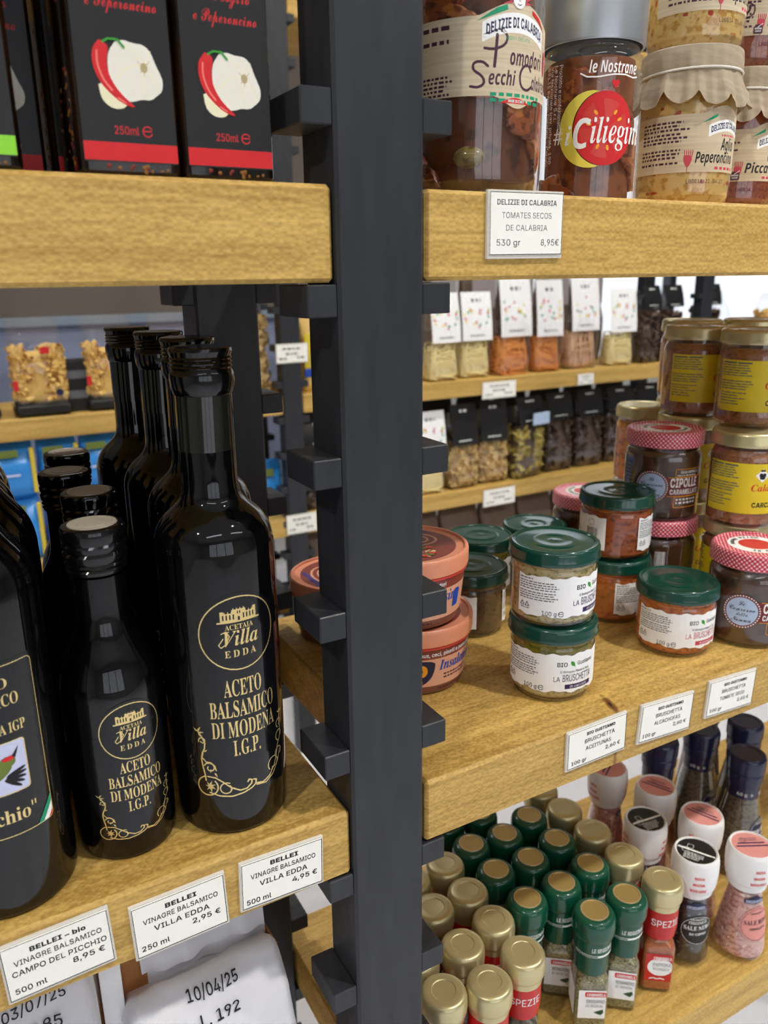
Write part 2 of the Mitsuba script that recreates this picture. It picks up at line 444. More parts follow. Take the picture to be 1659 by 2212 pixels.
window('window_1', 2.55, 5.9, .75, 2.45, Y1 + .05, -1, 0.95)
window('window_2', -1.9, 1.1, .5, 2.4, Y0 - .05, 1, 1.0)

# ceiling lamps
for i, (x, y) in enumerate(DOWNLIGHTS):
    k = Kit()
    k.add('housing', lathe([(.047, -.02), (.06, -.02), (.06, 0.0), (.047, 0.0), (.047, -.02)], 32), 'm_lamp_metal', 30)
    key = place(k, 'ceiling_spotlight', f'round recessed spotlight, {["first", "second", "third", "fourth"][i if i < 4 else i - 4]} from the left over the {"front" if y < 0 else "rear"} aisle', 'lamp', (x, y, CEIL), group='ceiling spotlights')
    scene[key + '__lens'] = {'type': 'disk', 'to_world': T().translate([x, y, CEIL - .012]).rotate([1, 0, 0], 180).scale(.046), 'bsdf': {'type': 'ref', 'id': 'm_white_plastic'},
                             'emitter': {'type': 'area', 'radiance': {'type': 'rgb', 'value': [DOWN_L * q_ * (1.0 if y < 0 else .52) for q_ in (1.0, .972, .915)]}}}
for j_, (x, y) in enumerate(PANELS):
    k = Kit()
    k.add('frame', cat_([cbox(-.62, .62, s * .12 - .012, s * .12 + .012, -.03, 0) for s in (-1, 1)] + [cbox(s * .61 - .012, s * .61 + .012, -.12, .12, -.03, 0) for s in (-1, 1)]), 'm_lamp_metal', False)
    key = place(k, 'ceiling_panel_light', f'long white light panel on the ceiling, {["front left", "front right", "rear"][j_]}', 'lamp', (x, y, CEIL), group='ceiling light panels')
    scene[key + '__diffuser'] = {'type': 'rectangle', 'to_world': T().translate([x, y, CEIL - .02]).rotate([1, 0, 0], 180).scale([.6, .108, 1]), 'bsdf': {'type': 'ref', 'id': 'm_white_plastic'},
                                 'emitter': {'type': 'area', 'radiance': {'type': 'rgb', 'value': [PANEL_L * .95, PANEL_L, PANEL_L * 1.08]}}}

# ------------------------------------------------------------------ shelving
W, Z0, PITCH, PH = 0.052, 1.41092, 0.091635, 0.0166
UP, MID, LOW = 1.3676, 1.0, 0.6335                     # tops of the three boards
POST = cbox(0, W, 0, .0402, 0, 2.15, .0018)
PEG_L, PEG_R = cbox(-.0170, .0002, .0019, .0402, -PH, 0, .0007), cbox(W - .0002, W + .0185, .0019, .0402, -PH, 0, .0007)
post_d, pegl_d, pegr_d = mikit.ply(POST, 'm_frame'), mikit.ply(PEG_L, 'm_frame'), mikit.ply(PEG_R, 'm_frame')
post_f, pegl_f, pegr_f = mikit.ply(POST, 'm_frame'), mikit.ply(PEG_L, 'm_frame'), mikit.ply(PEG_R, 'm_frame')
def post(label, x, y, far=False, ks=range(-4, 12), z0=Z0):
    key = num('shelf_post', used); used.add(key)
    scene[key + '__upright'] = {**(post_f if far else post_d), 'to_world': T().translate([x, y, 0])}
    names = set()
    for k in ks:
        for d in ((pegl_f, pegr_f) if far else (pegl_d, pegr_d)):
            n = num('peg', names); names.add(n)
            scene[f'{key}__{n}'] = {**d, 'to_world': T().translate([x, y, z0 - k * PITCH])}
    labels[key] = {'label': label, 'category': 'shelf post'}
post('dark grey square post in the foreground between the bottles and the jars', 0, 0)
post('black rear post seen behind the dark vinegar bottles', 0, .2572)
for x, t in ((1.0335, 'right'), (-1.0335, 'left')):
    post(f'dark grey front post at the far {t} end of the foreground shelves', x, 0)
    post(f'dark grey rear post at the far {t} end of the foreground shelves', x, .2572)

def board(x0, x1, z1, label, bsdf='m_wood', y0=.0032, y1=.305, th=.0473, far=False):
    single(cbox(x0, x1, y0, y1, z1 - th, z1, .0022), bsdf, 'shelf_board', label, 'shelf', smooth=False)
board(-.981, -.0008, UP, 'thick wooden shelf board under the square oil bottles')
board(.0548, 1.031, UP, 'thick wooden shelf board under the paper-topped jars with the dried tomato price tag')
board(-.981, -.0008, MID, 'thick wooden shelf board under the dark vinegar bottles')
board(.0560, 1.031, MID, 'wooden shelf board with a dark knot under the green-lidded jars', bsdf='m_wood_knot')
board(-.981, -.0008, LOW, 'wooden shelf board under the white paper flour bags')
board(.0560, 1.031, LOW, 'wooden shelf board under the spice jars and grinders')

# the far gondola
GY = 1.5
GP = [(-1.02, GY), (.574, GY), (2.092, GY), (3.61, GY)]
for i, (x, y) in enumerate(GP):
    where = ['left end', 'middle left', 'middle right', 'right end'][i]
    post(f'blurred grey front post of the far pasta rack, {where}', x, y, True, range(-6, 12), 1.345)
    post(f'blurred grey rear post of the far pasta rack, {where}', x, y + .2572, True, range(-6, 12), 1.345)
for i, (x, _) in enumerate(GP[:3]):
    xa, xb = x + W + .002, GP[i + 1][0] - .002
    for z, t in ((1.034, 'upper pasta bags'), (.7075, 'lower row of packets'), (.3810, 'dark bags near the floor'), (1.9350, 'topmost level')):
        where = ['behind the vinegar bottles', 'behind the jars', 'at the far right'][i]
        board(xa, xb, z, f'blurred far rack shelf for the {t}, {where}', 'm_wood', GY + .003, GY + .305, .0475)
single(cbox(-1.0, 3.6, GY + .045, GY + .25, 0, .2, .004), 'm_white_plastic', 'rack_plinth', 'long white plinth under the far pasta rack', 'plinth', smooth=False)

# ------------------------------------------------------------------ vinegar bottles
def rest(kitloc, z): return (kitloc[0], kitloc[1], z)

def castle():
    g = [sbox(-.0125, -.0045, .0125, -.0035), sbox(-.0105, -.0036, .0105, .0012), sbox(-.004, 0, .004, .0032), sbox(-.0105, 0, -.0085, .0026), sbox(.0085, 0, .0105, .0032)]
    for i in range(11):
        x = -.0100 + i * .002
        g.append(Polygon([(x - .0005, .0008), (x + .0005, .0008), (x, .0026)]))
    for i in range(4):
        x = -.003 + i * .002
        g.append(Polygon([(x - .0005, .003), (x + .0005, .003), (x, .0044)]))
    holes = [sbox(-.0093 + i * .00195, -.0026, -.0085 + i * .00195, .0004) for i in range(10) if i not in (4, 5)] + [sbox(-.0009, .0006, -.0003, .0022), sbox(.0004, .0006, .001, .0022), sbox(-.0006, -.0036, .0006, -.0012)]
    return union_all(g).difference(union_all(holes))

def scrolls():
    """the vine ornament round the lower corners: left corner full, right corner mirrored and lighter"""
    w, G = .00078, []
    def leaf_(x, y, a, l):
        q = Polygon([(0, 0), (l * .35, l * .22), (l, 0), (l * .35, -l * .12)])
        return affinity.translate(affinity.rotate(q, a, origin=(0, 0)), x, y)
    G.append(stroke([(-.0285, .0715), (-.0262, .068), (-.0247, .064), (-.0252, .0605), (-.0268, .0572), (-.0276, .053), (-.0270, .048), (-.0262, .0435), (-.0258, .039)], w * 1.2))
    G.append(stroke(arcpts(-.0262, .0655, .0024, 200, -150, 16, .45), w))
    G.append(stroke(arcpts(-.0228, .0478, .0036, 160, -210, 20, .35), w))
    G.append(stroke([(-.0276, .055), (-.0248, .0515), (-.0222, .0514), (-.0198, .0492), (-.0192, .0462)], w))
    G.append(stroke(arcpts(-.0246, .0352, .0068, 100, 400, 26, .82), w * 1.2))
    G.append(stroke(arcpts(-.0140, .0336, .0040, 60, 400, 20, .7), w))
    G.append(stroke([(-.0246, .0418), (-.020, .0412), (-.0155, .0380), (-.011, .0338), (-.006, .0312), (-.002, .0316), (.0008, .0340), (.0012, .0362), (-.0006, .0372), (-.0014, .0358)], w * 1.2))
    G.append(stroke([(-.0240, .0310), (-.018, .0288), (-.011, .0280), (-.004, .0292), (.001, .0310), (.0035, .0330), (.0038, .0356), (.0022, .0362)], w * 1.2))
    for a, l in [(70, .0042), (20, .0038), (-30, .004), (-80, .0044), (120, .0036), (170, .003), (-130, .0036)]: G.append(leaf_(-.0236, .0352, a, l))
    for x, y, a, l in [(-.0286, .0712, 60, .0042), (-.0284, .0712, 140, .004), (-.0282, .0706, 10, .0036), (-.0284, .0706, -70, .003), (-.0204, .0446, -60, .0036), (-.0222, .0472, -100, .003), (-.0272, .0545, 70, .0034), (-.0120, .0330, 10, .0034), (-.0256, .058, 40, .003)]:
        G.append(leaf_(x, y, a, l))
    R_ = [stroke([(.0035, .033), (.0085, .0316), (.0135, .0335), (.018, .0385), (.0205, .0440), (.0222, .0500)], w * 1.2), stroke([(.004, .0318), (.0105, .0304), (.0165, .0335), (.0215, .0392), (.0245, .046)], w),
          stroke(arcpts(.0175, .0405, .0048, 220, -120, 22, .6), w), stroke(arcpts(.0232, .0450, .0042, 250, -60, 18, .5), w), stroke(arcpts(.0246, .0560, .0040, 260, -60, 18, .5), w),
          stroke(arcpts(.0250, .0640, .0032, 240, -90, 16, .5), w), stroke([(.0222, .05), (.0258, .0545), (.0262, .0600), (.0252, .0660), (.027, .0710)], w)]
    R_ += [leaf_(.0262, .0700, a, .0036) for a in (20, 80, 140)] + [leaf_(.0205, .0385, 50, .003), leaf_(.0150, .0352, 60, .003)]
    return union_all(G + R_)

SCROLL, CASTLE = scrolls(), castle()
def edda_print(kx, kt, c_t, oval, r, a0):
    """gold print of the bottle; heights are mapped t -> c_t + (t - .132) * kt"""
    mp = lambda g: affinity.affine_transform(g, [kx, 0, 0, kt, 0, c_t - .132 * kt])
    ov = lambda g: affinity.affine_transform(g, [oval, 0, 0, oval, 0, c_t - .132 * oval])
    g = [ov(ring(0, .132, .0232, .0225, .0008)), ov(affinity.translate(CASTLE, 0, .1435)), ov(txt('ACETAIA', .0030, 0, .1348, 'c', .0165, 'serif')),
         ov(txt('Villa', .0088, .0008, .1250, 'c', .0205, 'ital').union(stroke([(-.0096, .1300), (-.0122, .1262), (-.0110, .1245), (-.0085, .1262), (-.006, .131), (-.0078, .1340), (-.0105, .1330)], .0006))), ov(txt('E D D A', .0042, 0, .1180, 'c', .0185, 'serif')),
         mp(txt('ACETO', .0103, 0, .0935, 'c', .0228, 'serif')), mp(txt('BALSAMICO', .0103, 0, .0802, 'c', .0405, 'serif')), mp(txt('DI MODENA', .0103, 0, .0672, 'c', .0400, 'serif')), mp(txt('I.G.P.', .0100, 0, .0548, 'c', .0165, 'serif')), mp(SCROLL)]
    panel = mp(rbox(-.030, .0262, .030, .129, .002)).union(ov(ell(0, .132, .0245, .0246)))
    return decal(g, on_cyl(r, a0, .0004), .004), decal(panel, on_cyl(r, a0, .00022), .002)

tall = Kit()
TALL_P = [(0, .001), (.029, 0), (.0325, .0012), (.0343, .0045), (.0343, .1745), (.0338, .1815), (.0318, .1880), (.0282, .1935), (.0235, .1978), (.0195, .2012), (.0170, .2050), (.0159, .2100), (.0156, .2200), (.0154, .2630)]
tall.add('glass', lathe(rounded(TALL_P[:3], k=1).tolist() + rounded(TALL_P[2:], .25, 2).tolist()[1:], 64), 'm_bottle', 40)
CAPS = [(.0154, 0), (.0163, .001), (.0172, .0042), (.0177, .0085), (.0176, .0112), (.0170, .0128), (.0163, .0140), (.0172, .0152), (.0163, .0163), (.0171, .0175), (.0162, .0186), (.0170, .0197), (.0163, .0208), (.0168, .0222), (.0173, .0236), (.0170, .0252), (.0160, .0258), (0, .0260)]
tall.add('neck', lathe([(.01585, .2320), (.01575, .2325), (.0156, .2440), (.0156, .2632)], 48), 'm_bottle_neck', 40, 'clearer empty neck above the vinegar')
tall.add('screw_cap', lathe([(r, z + .2622) for r, z in CAPS], 48), 'm_capsule', 28)
g, p = edda_print(1.0, 1.0, .132, 1.0, .0343, -89.5)
tall.add('label', p, 'm_bottle_satin', True); tall.add('lettering', g, 'm_gold_print', False, 'gold printed crest, lettering and vine ornament')
small = Kit()
SMALL_P = [(0, .001), (.0245, 0), (.0272, .0012), (.0286, .004), (.0286, .0985), (.0280, .1075), (.0258, .1165), (.0222, .1245), (.0185, .1315), (.0158, .1375), (.0146, .1430), (.0143, .1500), (.0142, .1690)]
small.add('glass', lathe(rounded(SMALL_P[:3], k=1).tolist() + rounded(SMALL_P[2:], .25, 2).tolist()[1:], 64), 'm_bottle', 40)
CAPS2 = [(.0142, 0), (.0158, .001), (.0164, .0030), (.0157, .0040), (.0166, .0055), (.0158, .0068), (.0168, .0085), (.0170, .0115), (.0160, .0130), (.0168, .0145), (.0169, .0165), (.0162, .0178), (.0168, .0192), (.0170, .0230), (.0169, .0250), (.0163, .0262), (.0150, .0268), (.0133, .0268), (.0130, .0266), (0, .0266)]
small.add('screw_cap', lathe([(r, z + .1700) for r, z in CAPS2], 48), 'm_capsule', 28)
small.add('cap_disc', lathe([(.0131, .1965), (.0128, .1972), (.0110, .1972), (.0105, .1969), (.0082, .1969), (.0078, .1972), (0, .1972)], 40), 'm_grey_disc', 30, 'grey disc on top of the cap')
g, p = edda_print(.76, .65, .083, .76, .0286, -83)
small.add('label', p, 'm_bottle_satin', True); small.add('lettering', g, 'm_gold_print', False, 'gold printed crest, lettering and vine ornament')

pic = Kit()
PIC_P = [(0, .001), (.030, 0), (.0335, .0014), (.0350, .005), (.0350, .1700), (.0346, .1790), (.0325, .1880), (.0280, .1960), (.0225, .2030), (.0180, .2100), (.0160, .2180), (.0154, .2300), (.0152, .2600)]
pic.add('glass', lathe(rounded(PIC_P[:3], k=1).tolist() + rounded(PIC_P[2:], .25, 2).tolist()[1:], 64), 'm_bottle', 40)
pic.add('screw_cap', lathe([(r, z + .2590) for r, z in CAPS], 48), 'm_capsule', 28)
C_ = lambda off: on_cyl(.0350, -92, off)
out = rbox(-.0272, .0500, .0272, .1445, .003)
pic.add('label', decal(rbox(-.0285, .0485, .0285, .1465, .003), C_(.0002), .002), 'm_bottle_satin', True)
pg = [out.difference(out.buffer(-.0005)), txt('ACETO', .0052, 0, .1325, 'c', .0260, 'serif'), txt('BALSAMICO', .0062, 0, .1228, 'c', .0345, 'serif'), txt('DI MODENA IGP', .0055, 0, .1080, 'c', .0375, 'serif'),
      rbox(-.0170, .0745, .0170, .1035, .002).difference(rbox(-.0165, .0750, .0165, .1030, .0018)), txt('"Picchio"', .0078, 0, .0580, 'c', .0365, 'serif')]
pic.add('lettering', decal(pg, C_(.0005), .004), 'm_gold_print', False, 'gold lettering and frame')
pic.add('picture', decal(rbox(-.0165, .0750, .0165, .1030, .0018), C_(.0004), .002), 'm_ink_lilac', False, 'pale picture panel with a green woodpecker')
body = union_all([affinity.rotate(ell(.000, .0870, .0100, .0042), 25), Polygon([(-.012, .081), (.002, .083), (-.006, .0775)]), ell(.0075, .0928, .0038, .003)])
pic.add('picture__bird', decal(body, C_(.0007), .002), 'm_ink_bird', False)
pic.add('picture__wing', decal([affinity.rotate(ell(.0108, .0842, .0048, .0009), a, origin=(.004, .0852)) for a in (-38, -24, -10, 4, 16)], C_(.0008), .002), 'm_ink', False)
pic.add('picture__crest', decal([Polygon([(.0060, .0952), (.0100, .0962), (.0086, .0938)]), ell(.0078, .0945, .0028, .0012)], C_(.0009), .002), 'm_ink_red', False)
pic.add('picture__beak', decal(Polygon([(.0098, .0955), (.0135, .1000), (.0112, .0940)]), C_(.0009), .002), 'm_ink', False)
for i, (nm, m) in enumerate((('stripe', 'm_ink_teal'), ('stripe', 'm_ink_white'), ('stripe', 'm_ink_red'))):
    a = .0175 + i * .0032
    q = Polygon([(a, .0503), (a + .0032, .0503), (a + .0132, .0653), (a + .0100, .0653)]).intersection(out.buffer(-.0005))
    pic.add(nm, decal(q, C_(.0006), .002), m, False)

ORD = ['frontmost', 'second from the front', 'third from the front', 'rearmost']
for i, (x, y) in enumerate([(-.0604, .0501), (-.0455, .1270), (-.0460, .1975), (-.0525, .2670)]):
    place(tall, 'vinegar_bottle', f'tall black vinegar bottle, gold crest, {ORD[i]} in the row beside the post', 'bottle', (x, y, MID), group='tall black vinegar bottles')
for i, (x, y) in enumerate([(-.1256, .0557), (-.1149, .1294), (-.1202, .1958), (-.1086, .2624)]):
    place(small, 'vinegar_bottle', f'short black vinegar bottle with grey cap top, {ORD[i]} of the middle row', 'bottle', (x, y, MID), group='short black vinegar bottles')
for i, (x, y) in enumerate([(-.1915, .0475), (-.1835, .1185), (-.1870, .1890), (-.1860, .2600)]):
    place(pic, 'vinegar_bottle', f'wide black vinegar bottle with bird label, {ORD[i]} at the left edge', 'bottle', (x, y, MID), group='wide black vinegar bottles')

# ------------------------------------------------------------------ square oil bottles on the upper board
oilb = Kit()
SQ = [(.0205, .004, 0), (.0222, .0055, .0008), (.0232, .0060, .003), (.0232, .0060, .136), (.0228, .0075, .143), (.0200, .0095, .152), (.0160, .0110, .160), (.0132, .0128, .168), (.0128, .0127, .200)]
oilb.add('glass', squares(SQ, 6), 'm_chili_oil', 40)
oilb.add('screw_cap', lathe([(.0128, .198), (.0152, .199), (.0154, .232), (.0145, .234), (0, .234)], 40), 'm_capsule', 35)
rg = random.Random(4)
for nm, m, cnt in (('chili_flakes', 'm_chili_flake', 34), ('pepper_flakes', 'm_chili_flake_red', 22)):
    fl = []
    for i in range(cnt):
        s = rg.choice([(-1, 0), (-1, 0), (0, -1), (1, 0)]); t = -rg.uniform(.0090, .0165) if rg.random() < .7 else rg.uniform(-.016, .016)
        z = .0035 + abs(rg.gauss(0, .028))
        if s[1]: t, z = rg.uniform(-.016, .016), rg.uniform(.0022, .0048)
        q = trimesh.creation.icosphere(subdivisions=1, radius=1.0)
        q.apply_scale([rg.uniform(.0006, .0013), .0003, rg.uniform(.0005, .0012)])
        q.apply_transform(trimesh.transformations.rotation_matrix(rg.uniform(0, 3), [0, 1, 0]))
        if s[0]: q.apply_transform(trimesh.transformations.rotation_matrix(math.pi / 2, [0, 0, 1]))
        q.apply_translation((s[0] * .0233 + (t if not s[0] else 0), s[1] * .0233 + (t if s[0] else 0), z))
        fl.append(q)
    oilb.add(nm, cat_(fl), m, True, stuff=True)
def oil_label(kit, band, top1, top2, with_art=True):
    P = lambda off: on_plane((0, -.0232, 0), (1, 0, 0), (0, 0, 1), off)
    kit.add('label', decal(rbox(-.0207, .0060, .0207, .118, .0008), P(.0002)), 'm_black_card', False)
    kit.add('label__band', decal(sbox(-.0207, .0066, .0207, .0142), P(.0004)), band, False)
    red = 'm_ink_red' if band == 'm_ink_red' else 'm_ink_lime'
    kit.add('label__lettering', decal([txt('250ml', .0034, -.0068, .0176, 'l', .0108, 'inter', 500), emark(.0078, .0193, .0042), txt(top1, .0050, .0020, .0762, 'c', .022, 'script'), txt(top2, .0050, .0010, .0674, 'c', .0300, 'script')], P(.0004)), red, False)
    if not with_art: return
    bulb = Polygon(rounded([(-.0030, .0545), (.0005, .0556), (.0045, .0545), (.0090, .0545), (.0120, .0520), (.0138, .0470), (.0148, .0450), (.0166, .0410), (.0160, .0365), (.0135, .0345), (.0105, .0322), (.0065, .0325), (.0030, .0312), (-.0010, .0310), (-.0055, .0350), (-.0072, .0430), (-.0066, .0500), (-.0030, .0545)], .25, 2))
    clove = Polygon(rounded([(-.0118, .0370), (-.0110, .0310), (-.0070, .0278), (-.0020, .0278), (.0005, .0305), (-.0020, .0340), (-.0080, .0385), (-.0118, .0370)], .25, 2))
    kit.add('label__garlic', decal(bulb, P(.0004)), 'm_garlic', False)
    kit.add('label__clove_lines', decal([stroke(rounded(l_, .25, 2), .00045) for l_ in ([(.0080, .0475), (.0040, .0520), (-.0010, .0535)], [(.0078, .0462), (.0020, .0455), (-.0040, .0400)], [(.0086, .0430), (.0070, .0380), (.0090, .0330)], [(.0095, .0440), (.0130, .0410), (.0145, .0360)], [(.0092, .0472), (.0115, .0505), (.0118, .0520)])], P(.00055)), 'm_garlic_cream', False)
    kit.add('label__clove', decal(clove, P(.0005)), 'm_garlic_cream', False)
    kit.add('label__root', decal([ell(.0085, .0452, .0016, .0020), stroke([(.006, .0475), (.0075, .046)], .0003), stroke([(.011, .0478), (.0094, .046)], .0003), stroke([(.0085, .042), (.0085, .0435)], .0003), stroke([(.0068, .0432), (.0078, .0444)], .0003)], P(.0006)), 'm_garlic_root', False)
    chili = Polygon(rounded([(-.0100, .0545), (-.0134, .0505), (-.0136, .0440), (-.0112, .0380), (-.0070, .0335), (-.0022, .0300), (.0028, .0286), (.0030, .0296), (-.0010, .0325), (-.0048, .0368), (-.0072, .0420), (-.0074, .0470), (-.0060, .0520), (-.0078, .0538), (-.0100, .0545)], .25, 2))
    kit.add('label__chili', decal(chili, P(.0007)), 'm_ink_red', False)
    kit.add('label__chili_sheen_print', decal([stroke(rounded([(-.0112, .0500), (-.0116, .0450), (-.0096, .0390), (-.0062, .0350)], .25, 2), .0008), stroke([(-.0040, .0322), (-.0010, .0305)], .0006)], P(.0009)), 'm_ink_blush', False)
    kit.add('label__stem', decal(stroke([(-.0085, .0538), (-.0060, .0552), (-.0020, .0552), (.0005, .0525)], .0009), P(.0009)), 'm_ink_green', False)
red_b = Kit(); red_b.parts, red_b.lab = dict(oilb.parts), dict(oilb.lab); oil_label(red_b, 'm_ink_red', "all'Aglio", 'e Peperoncino')
grn_b = Kit(); grn_b.parts, grn_b.lab = dict(oilb.parts), dict(oilb.lab); oil_label(grn_b, 'm_ink_lime', 'al', 'Basilico', False)
place(red_b, 'oil_bottle', 'square dark oil bottle with garlic and chili label, beside the post', 'bottle', (-.0487, .0362, UP), group='garlic and chili oil bottles')
place(red_b, 'oil_bottle', 'square dark oil bottle with garlic and chili label, second from the post', 'bottle', (-.0953, .0362, UP), group='garlic and chili oil bottles')
place(grn_b, 'oil_bottle', 'square dark oil bottle with a bright green band on its black label', 'bottle', (-.1640, .0362, UP))
for i, x in enumerate((-.0470, -.0960, -.1450)):
    place(red_b, 'oil_bottle', f'square dark oil bottle in the second row, {ORD[i].replace("frontmost", "first").replace("rearmost", "fourth").replace("from the front", "")} from the post', 'bottle', (x - .002, .0900, UP), group='oil bottles in the second row')

# ------------------------------------------------------------------ price tags
def tag(w, h, lines, label, loc, rot=0.0, far=False, cat='price tag', tone='m_tag_card'):
    """card in a clear holder on the front edge of a board; local x right, z up, front towards -y"""
    k = Kit()
    k.add('holder', cbox(-w / 2 - .0012, w / 2 + .0012, -.0012, .0010, -h / 2 - .0022, h / 2 + .0012, .0003), 'm_holder', False)
    k.add('card', cbox(-w / 2, w / 2, -.0019, -.0010, -h / 2, h / 2, .0001), tone, False)
    P = on_plane((0, -.0019, 0), (1, 0, 0), (0, 0, 1), .0002)
    fr = sbox(-w / 2, -h / 2, w / 2, h / 2)
    k.add('border', decal(fr.difference(fr.buffer(-.00035)), P), 'm_ink', False)
    if lines: k.add('lettering', decal(lines, P), 'm_ink', False)
    return place(k, 'price_tag', label, cat, loc, 0, tilt=([0, 1, 0], -rot))
def price(brand, l2, l3, left, right, w2=.042, w3=.034, wb=.018):
    return [txt(brand, .0030, .001, .0098, 'c', wb, 'inter', 850), txt(l2, .0032, .0005, .0040, 'c', w2, 'inter', 500), txt(l3, .0034, .0005, -.0024, 'c', w3, 'inter', 540),
            txt(right, .0034, .0225, -.0082, 'r', .0165, 'inter', 560), txt(left, .0034, -.0235, -.0134, 'l', .0155, 'inter', 560)]
tag(.0530, .0335, price('BELLEI – bio', 'VINAGRE BALSAMICO', 'CAMPO DEL PICCHIO', '500 ml', '8,95 €', .044, .0475, .028), 'white price tag reading Campo del Picchio, 8,95 euro', (-.1763, .0022, .9785), 2.0)
tag(.0525, .0335, price('BELLEI', 'VINAGRE BALSAMICO', 'VILLA EDDA', '250 ml', '2,95 €', .043, .032), 'white price tag reading Villa Edda 250 ml, under the short bottles', (-.1112, .0022, .9733), 1.5)
tag(.0520, .0312, price('BELLEI', 'VINAGRE BALSAMICO', 'VILLA EDDA', '500 ml', '4,95 €', .042, .031), 'white price tag reading Villa Edda 500 ml, nearest the dark post', (-.0485, .0022, .9752), -1.6)
def price2(l2, l3, w2, w3):
    return [txt('BIO GUSTIAMO', .0026, .003, .0090, 'c', .0285, 'inter', 800), txt(l2, .0033, .002, .0027, 'c', w2, 'inter', 470), txt(l3, .0033, .001, -.0037, 'c', w3, 'inter', 470),
            txt('2,60 €', .0031, .0235, -.0093, 'r', .0150, 'inter', 520), txt('100 gr', .0030, -.0255, -.0125, 'l', .0150, 'inter', 520)]
tag(.0580, .0300, price2('BRUSCHETTA', 'ACEITUNAS', .030, .0255), 'white price tag reading bruschetta aceitunas, 2,60 euro', (.2070, .0022, .9843), .8)
tag(.0575, .0310, price2('BRUSCHETTA', 'ALCACHOFAS', .030, .0295), 'white price tag reading bruschetta alcachofas, 2,60 euro', (.2812, .0022, .9821), -3.6)
tag(.0575, .0310, price2('BRUSCHETTA', 'TOMATE SECO', .030, .0310), 'white price tag reading bruschetta tomate seco, 2,60 euro', (.3588, .0022, .9816), -3.2)
tag(.0525, .0335, [txt('DELIZIE DI CALABRIA', .0029, 0, .0100, 'c', .043, 'inter', 650), txt('TOMATES SECOS', .0031, 0, .0030, 'c', .036, 'inter', 380), txt('DE CALABRIA', .0031, 0, -.0037, 'c', .030, 'inter', 380),
     txt('8,95€', .0034, .0240, -.0118, 'r', .0135, 'inter', 430), txt('530 gr', .0034, -.0215, -.0118, 'l', .0170, 'inter', 430)], 'white price tag reading tomates secos de Calabria, 8,95 euro', (.1215, .0022, 1.3508), 0.5)
for i, (x, z, w, h, r_) in enumerate([(1.2525, .9990, .120, .046, 0), (1.2640, .6715, .118, .050, 0), (1.5890, 1.0055, .064, .031, 0), (.6010, 1.1405, .084, .045, 0), (.6080, .6930, .085, .050, 0), (.2300, 1.0080, .080, .045, 0)]):
    L_ = ['on the upper far shelf below the orange pasta', 'on the lower far shelf below the farfalle', 'small, on the upper far shelf below the pink striped pasta', 'on the far grey post', 'on the lower far shelf at the grey post', 'on the far shelf behind the bottle tops'][i]
    tag(w, h, [dashes(-w * .3, w * .3, h * .30, 1, 1, h * .10, 30 + i, 0, (.004, .012)), dashes(-w * .2, w * .2, h * .02, 1, 1, h * .10, 40 + i, 0, (.004, .012)), dashes(-w * .42, -w * .18, -h * .24, 1, 1, h * .1, 50 + i, 0, (.004, .01)), dashes(w * .16, w * .4, -h * .2, 1, 1, h * .1, 60 + i, 0, (.004, .01))],
        f'blurred white price tag {L_}', (x, GY - .0002 if i != 3 else GY - .0012, z), 0)

# ------------------------------------------------------------------ jars: glass shell, food inside, lid
def jar_glass(kit, prof, n=56): kit.add('glass', lathe(prof, n), 'm_glass', 40)
def fill(kit, prof, top, m, name='filling', gap=.0011, bottom=.0036):
    p = np.array(prof)
    zs = np.unique(np.concatenate([np.linspace(bottom, top, 14), p[(p[:, 1] > bottom) & (p[:, 1] < top), 1]]))
    o = p[np.argmax(p[:, 1] > .0005):]
    rs = np.interp(zs, o[:, 1], o[:, 0]) - gap
    pts = [(0, bottom)] + [(r * (.93 if i == 0 else 1), z) for i, (r, z) in enumerate(zip(rs, zs))] + [(0, top)]
    kit.add(name, lathe(pts, 48), m, 40)
def twist_lid(r, z0, z1, steps=True):
    h = z1 - z0
    p = [(r - .0016, z0 + .0006), (r - .0004, z0), (r, z0 + .0008), (r, z0 + h * .30), (r - .0006, z0 + h * .42), (r - .0005, z1 - .0032), (r - .0011, z1 - .0012), (r - .0026, z1)]
    if steps: p += [(r - .0046, z1 - .0002), (r - .0056, z1 - .0012), (r * .56, z1 - .0013), (r * .53, z1 - .0006), (r * .34, z1 - .0007), (r * .31, z1 - .0013), (r * .12, z1 - .0012), (r * .09, z1 - .0008)]
    return lathe(p + [(0, p[-1][1])], 64)

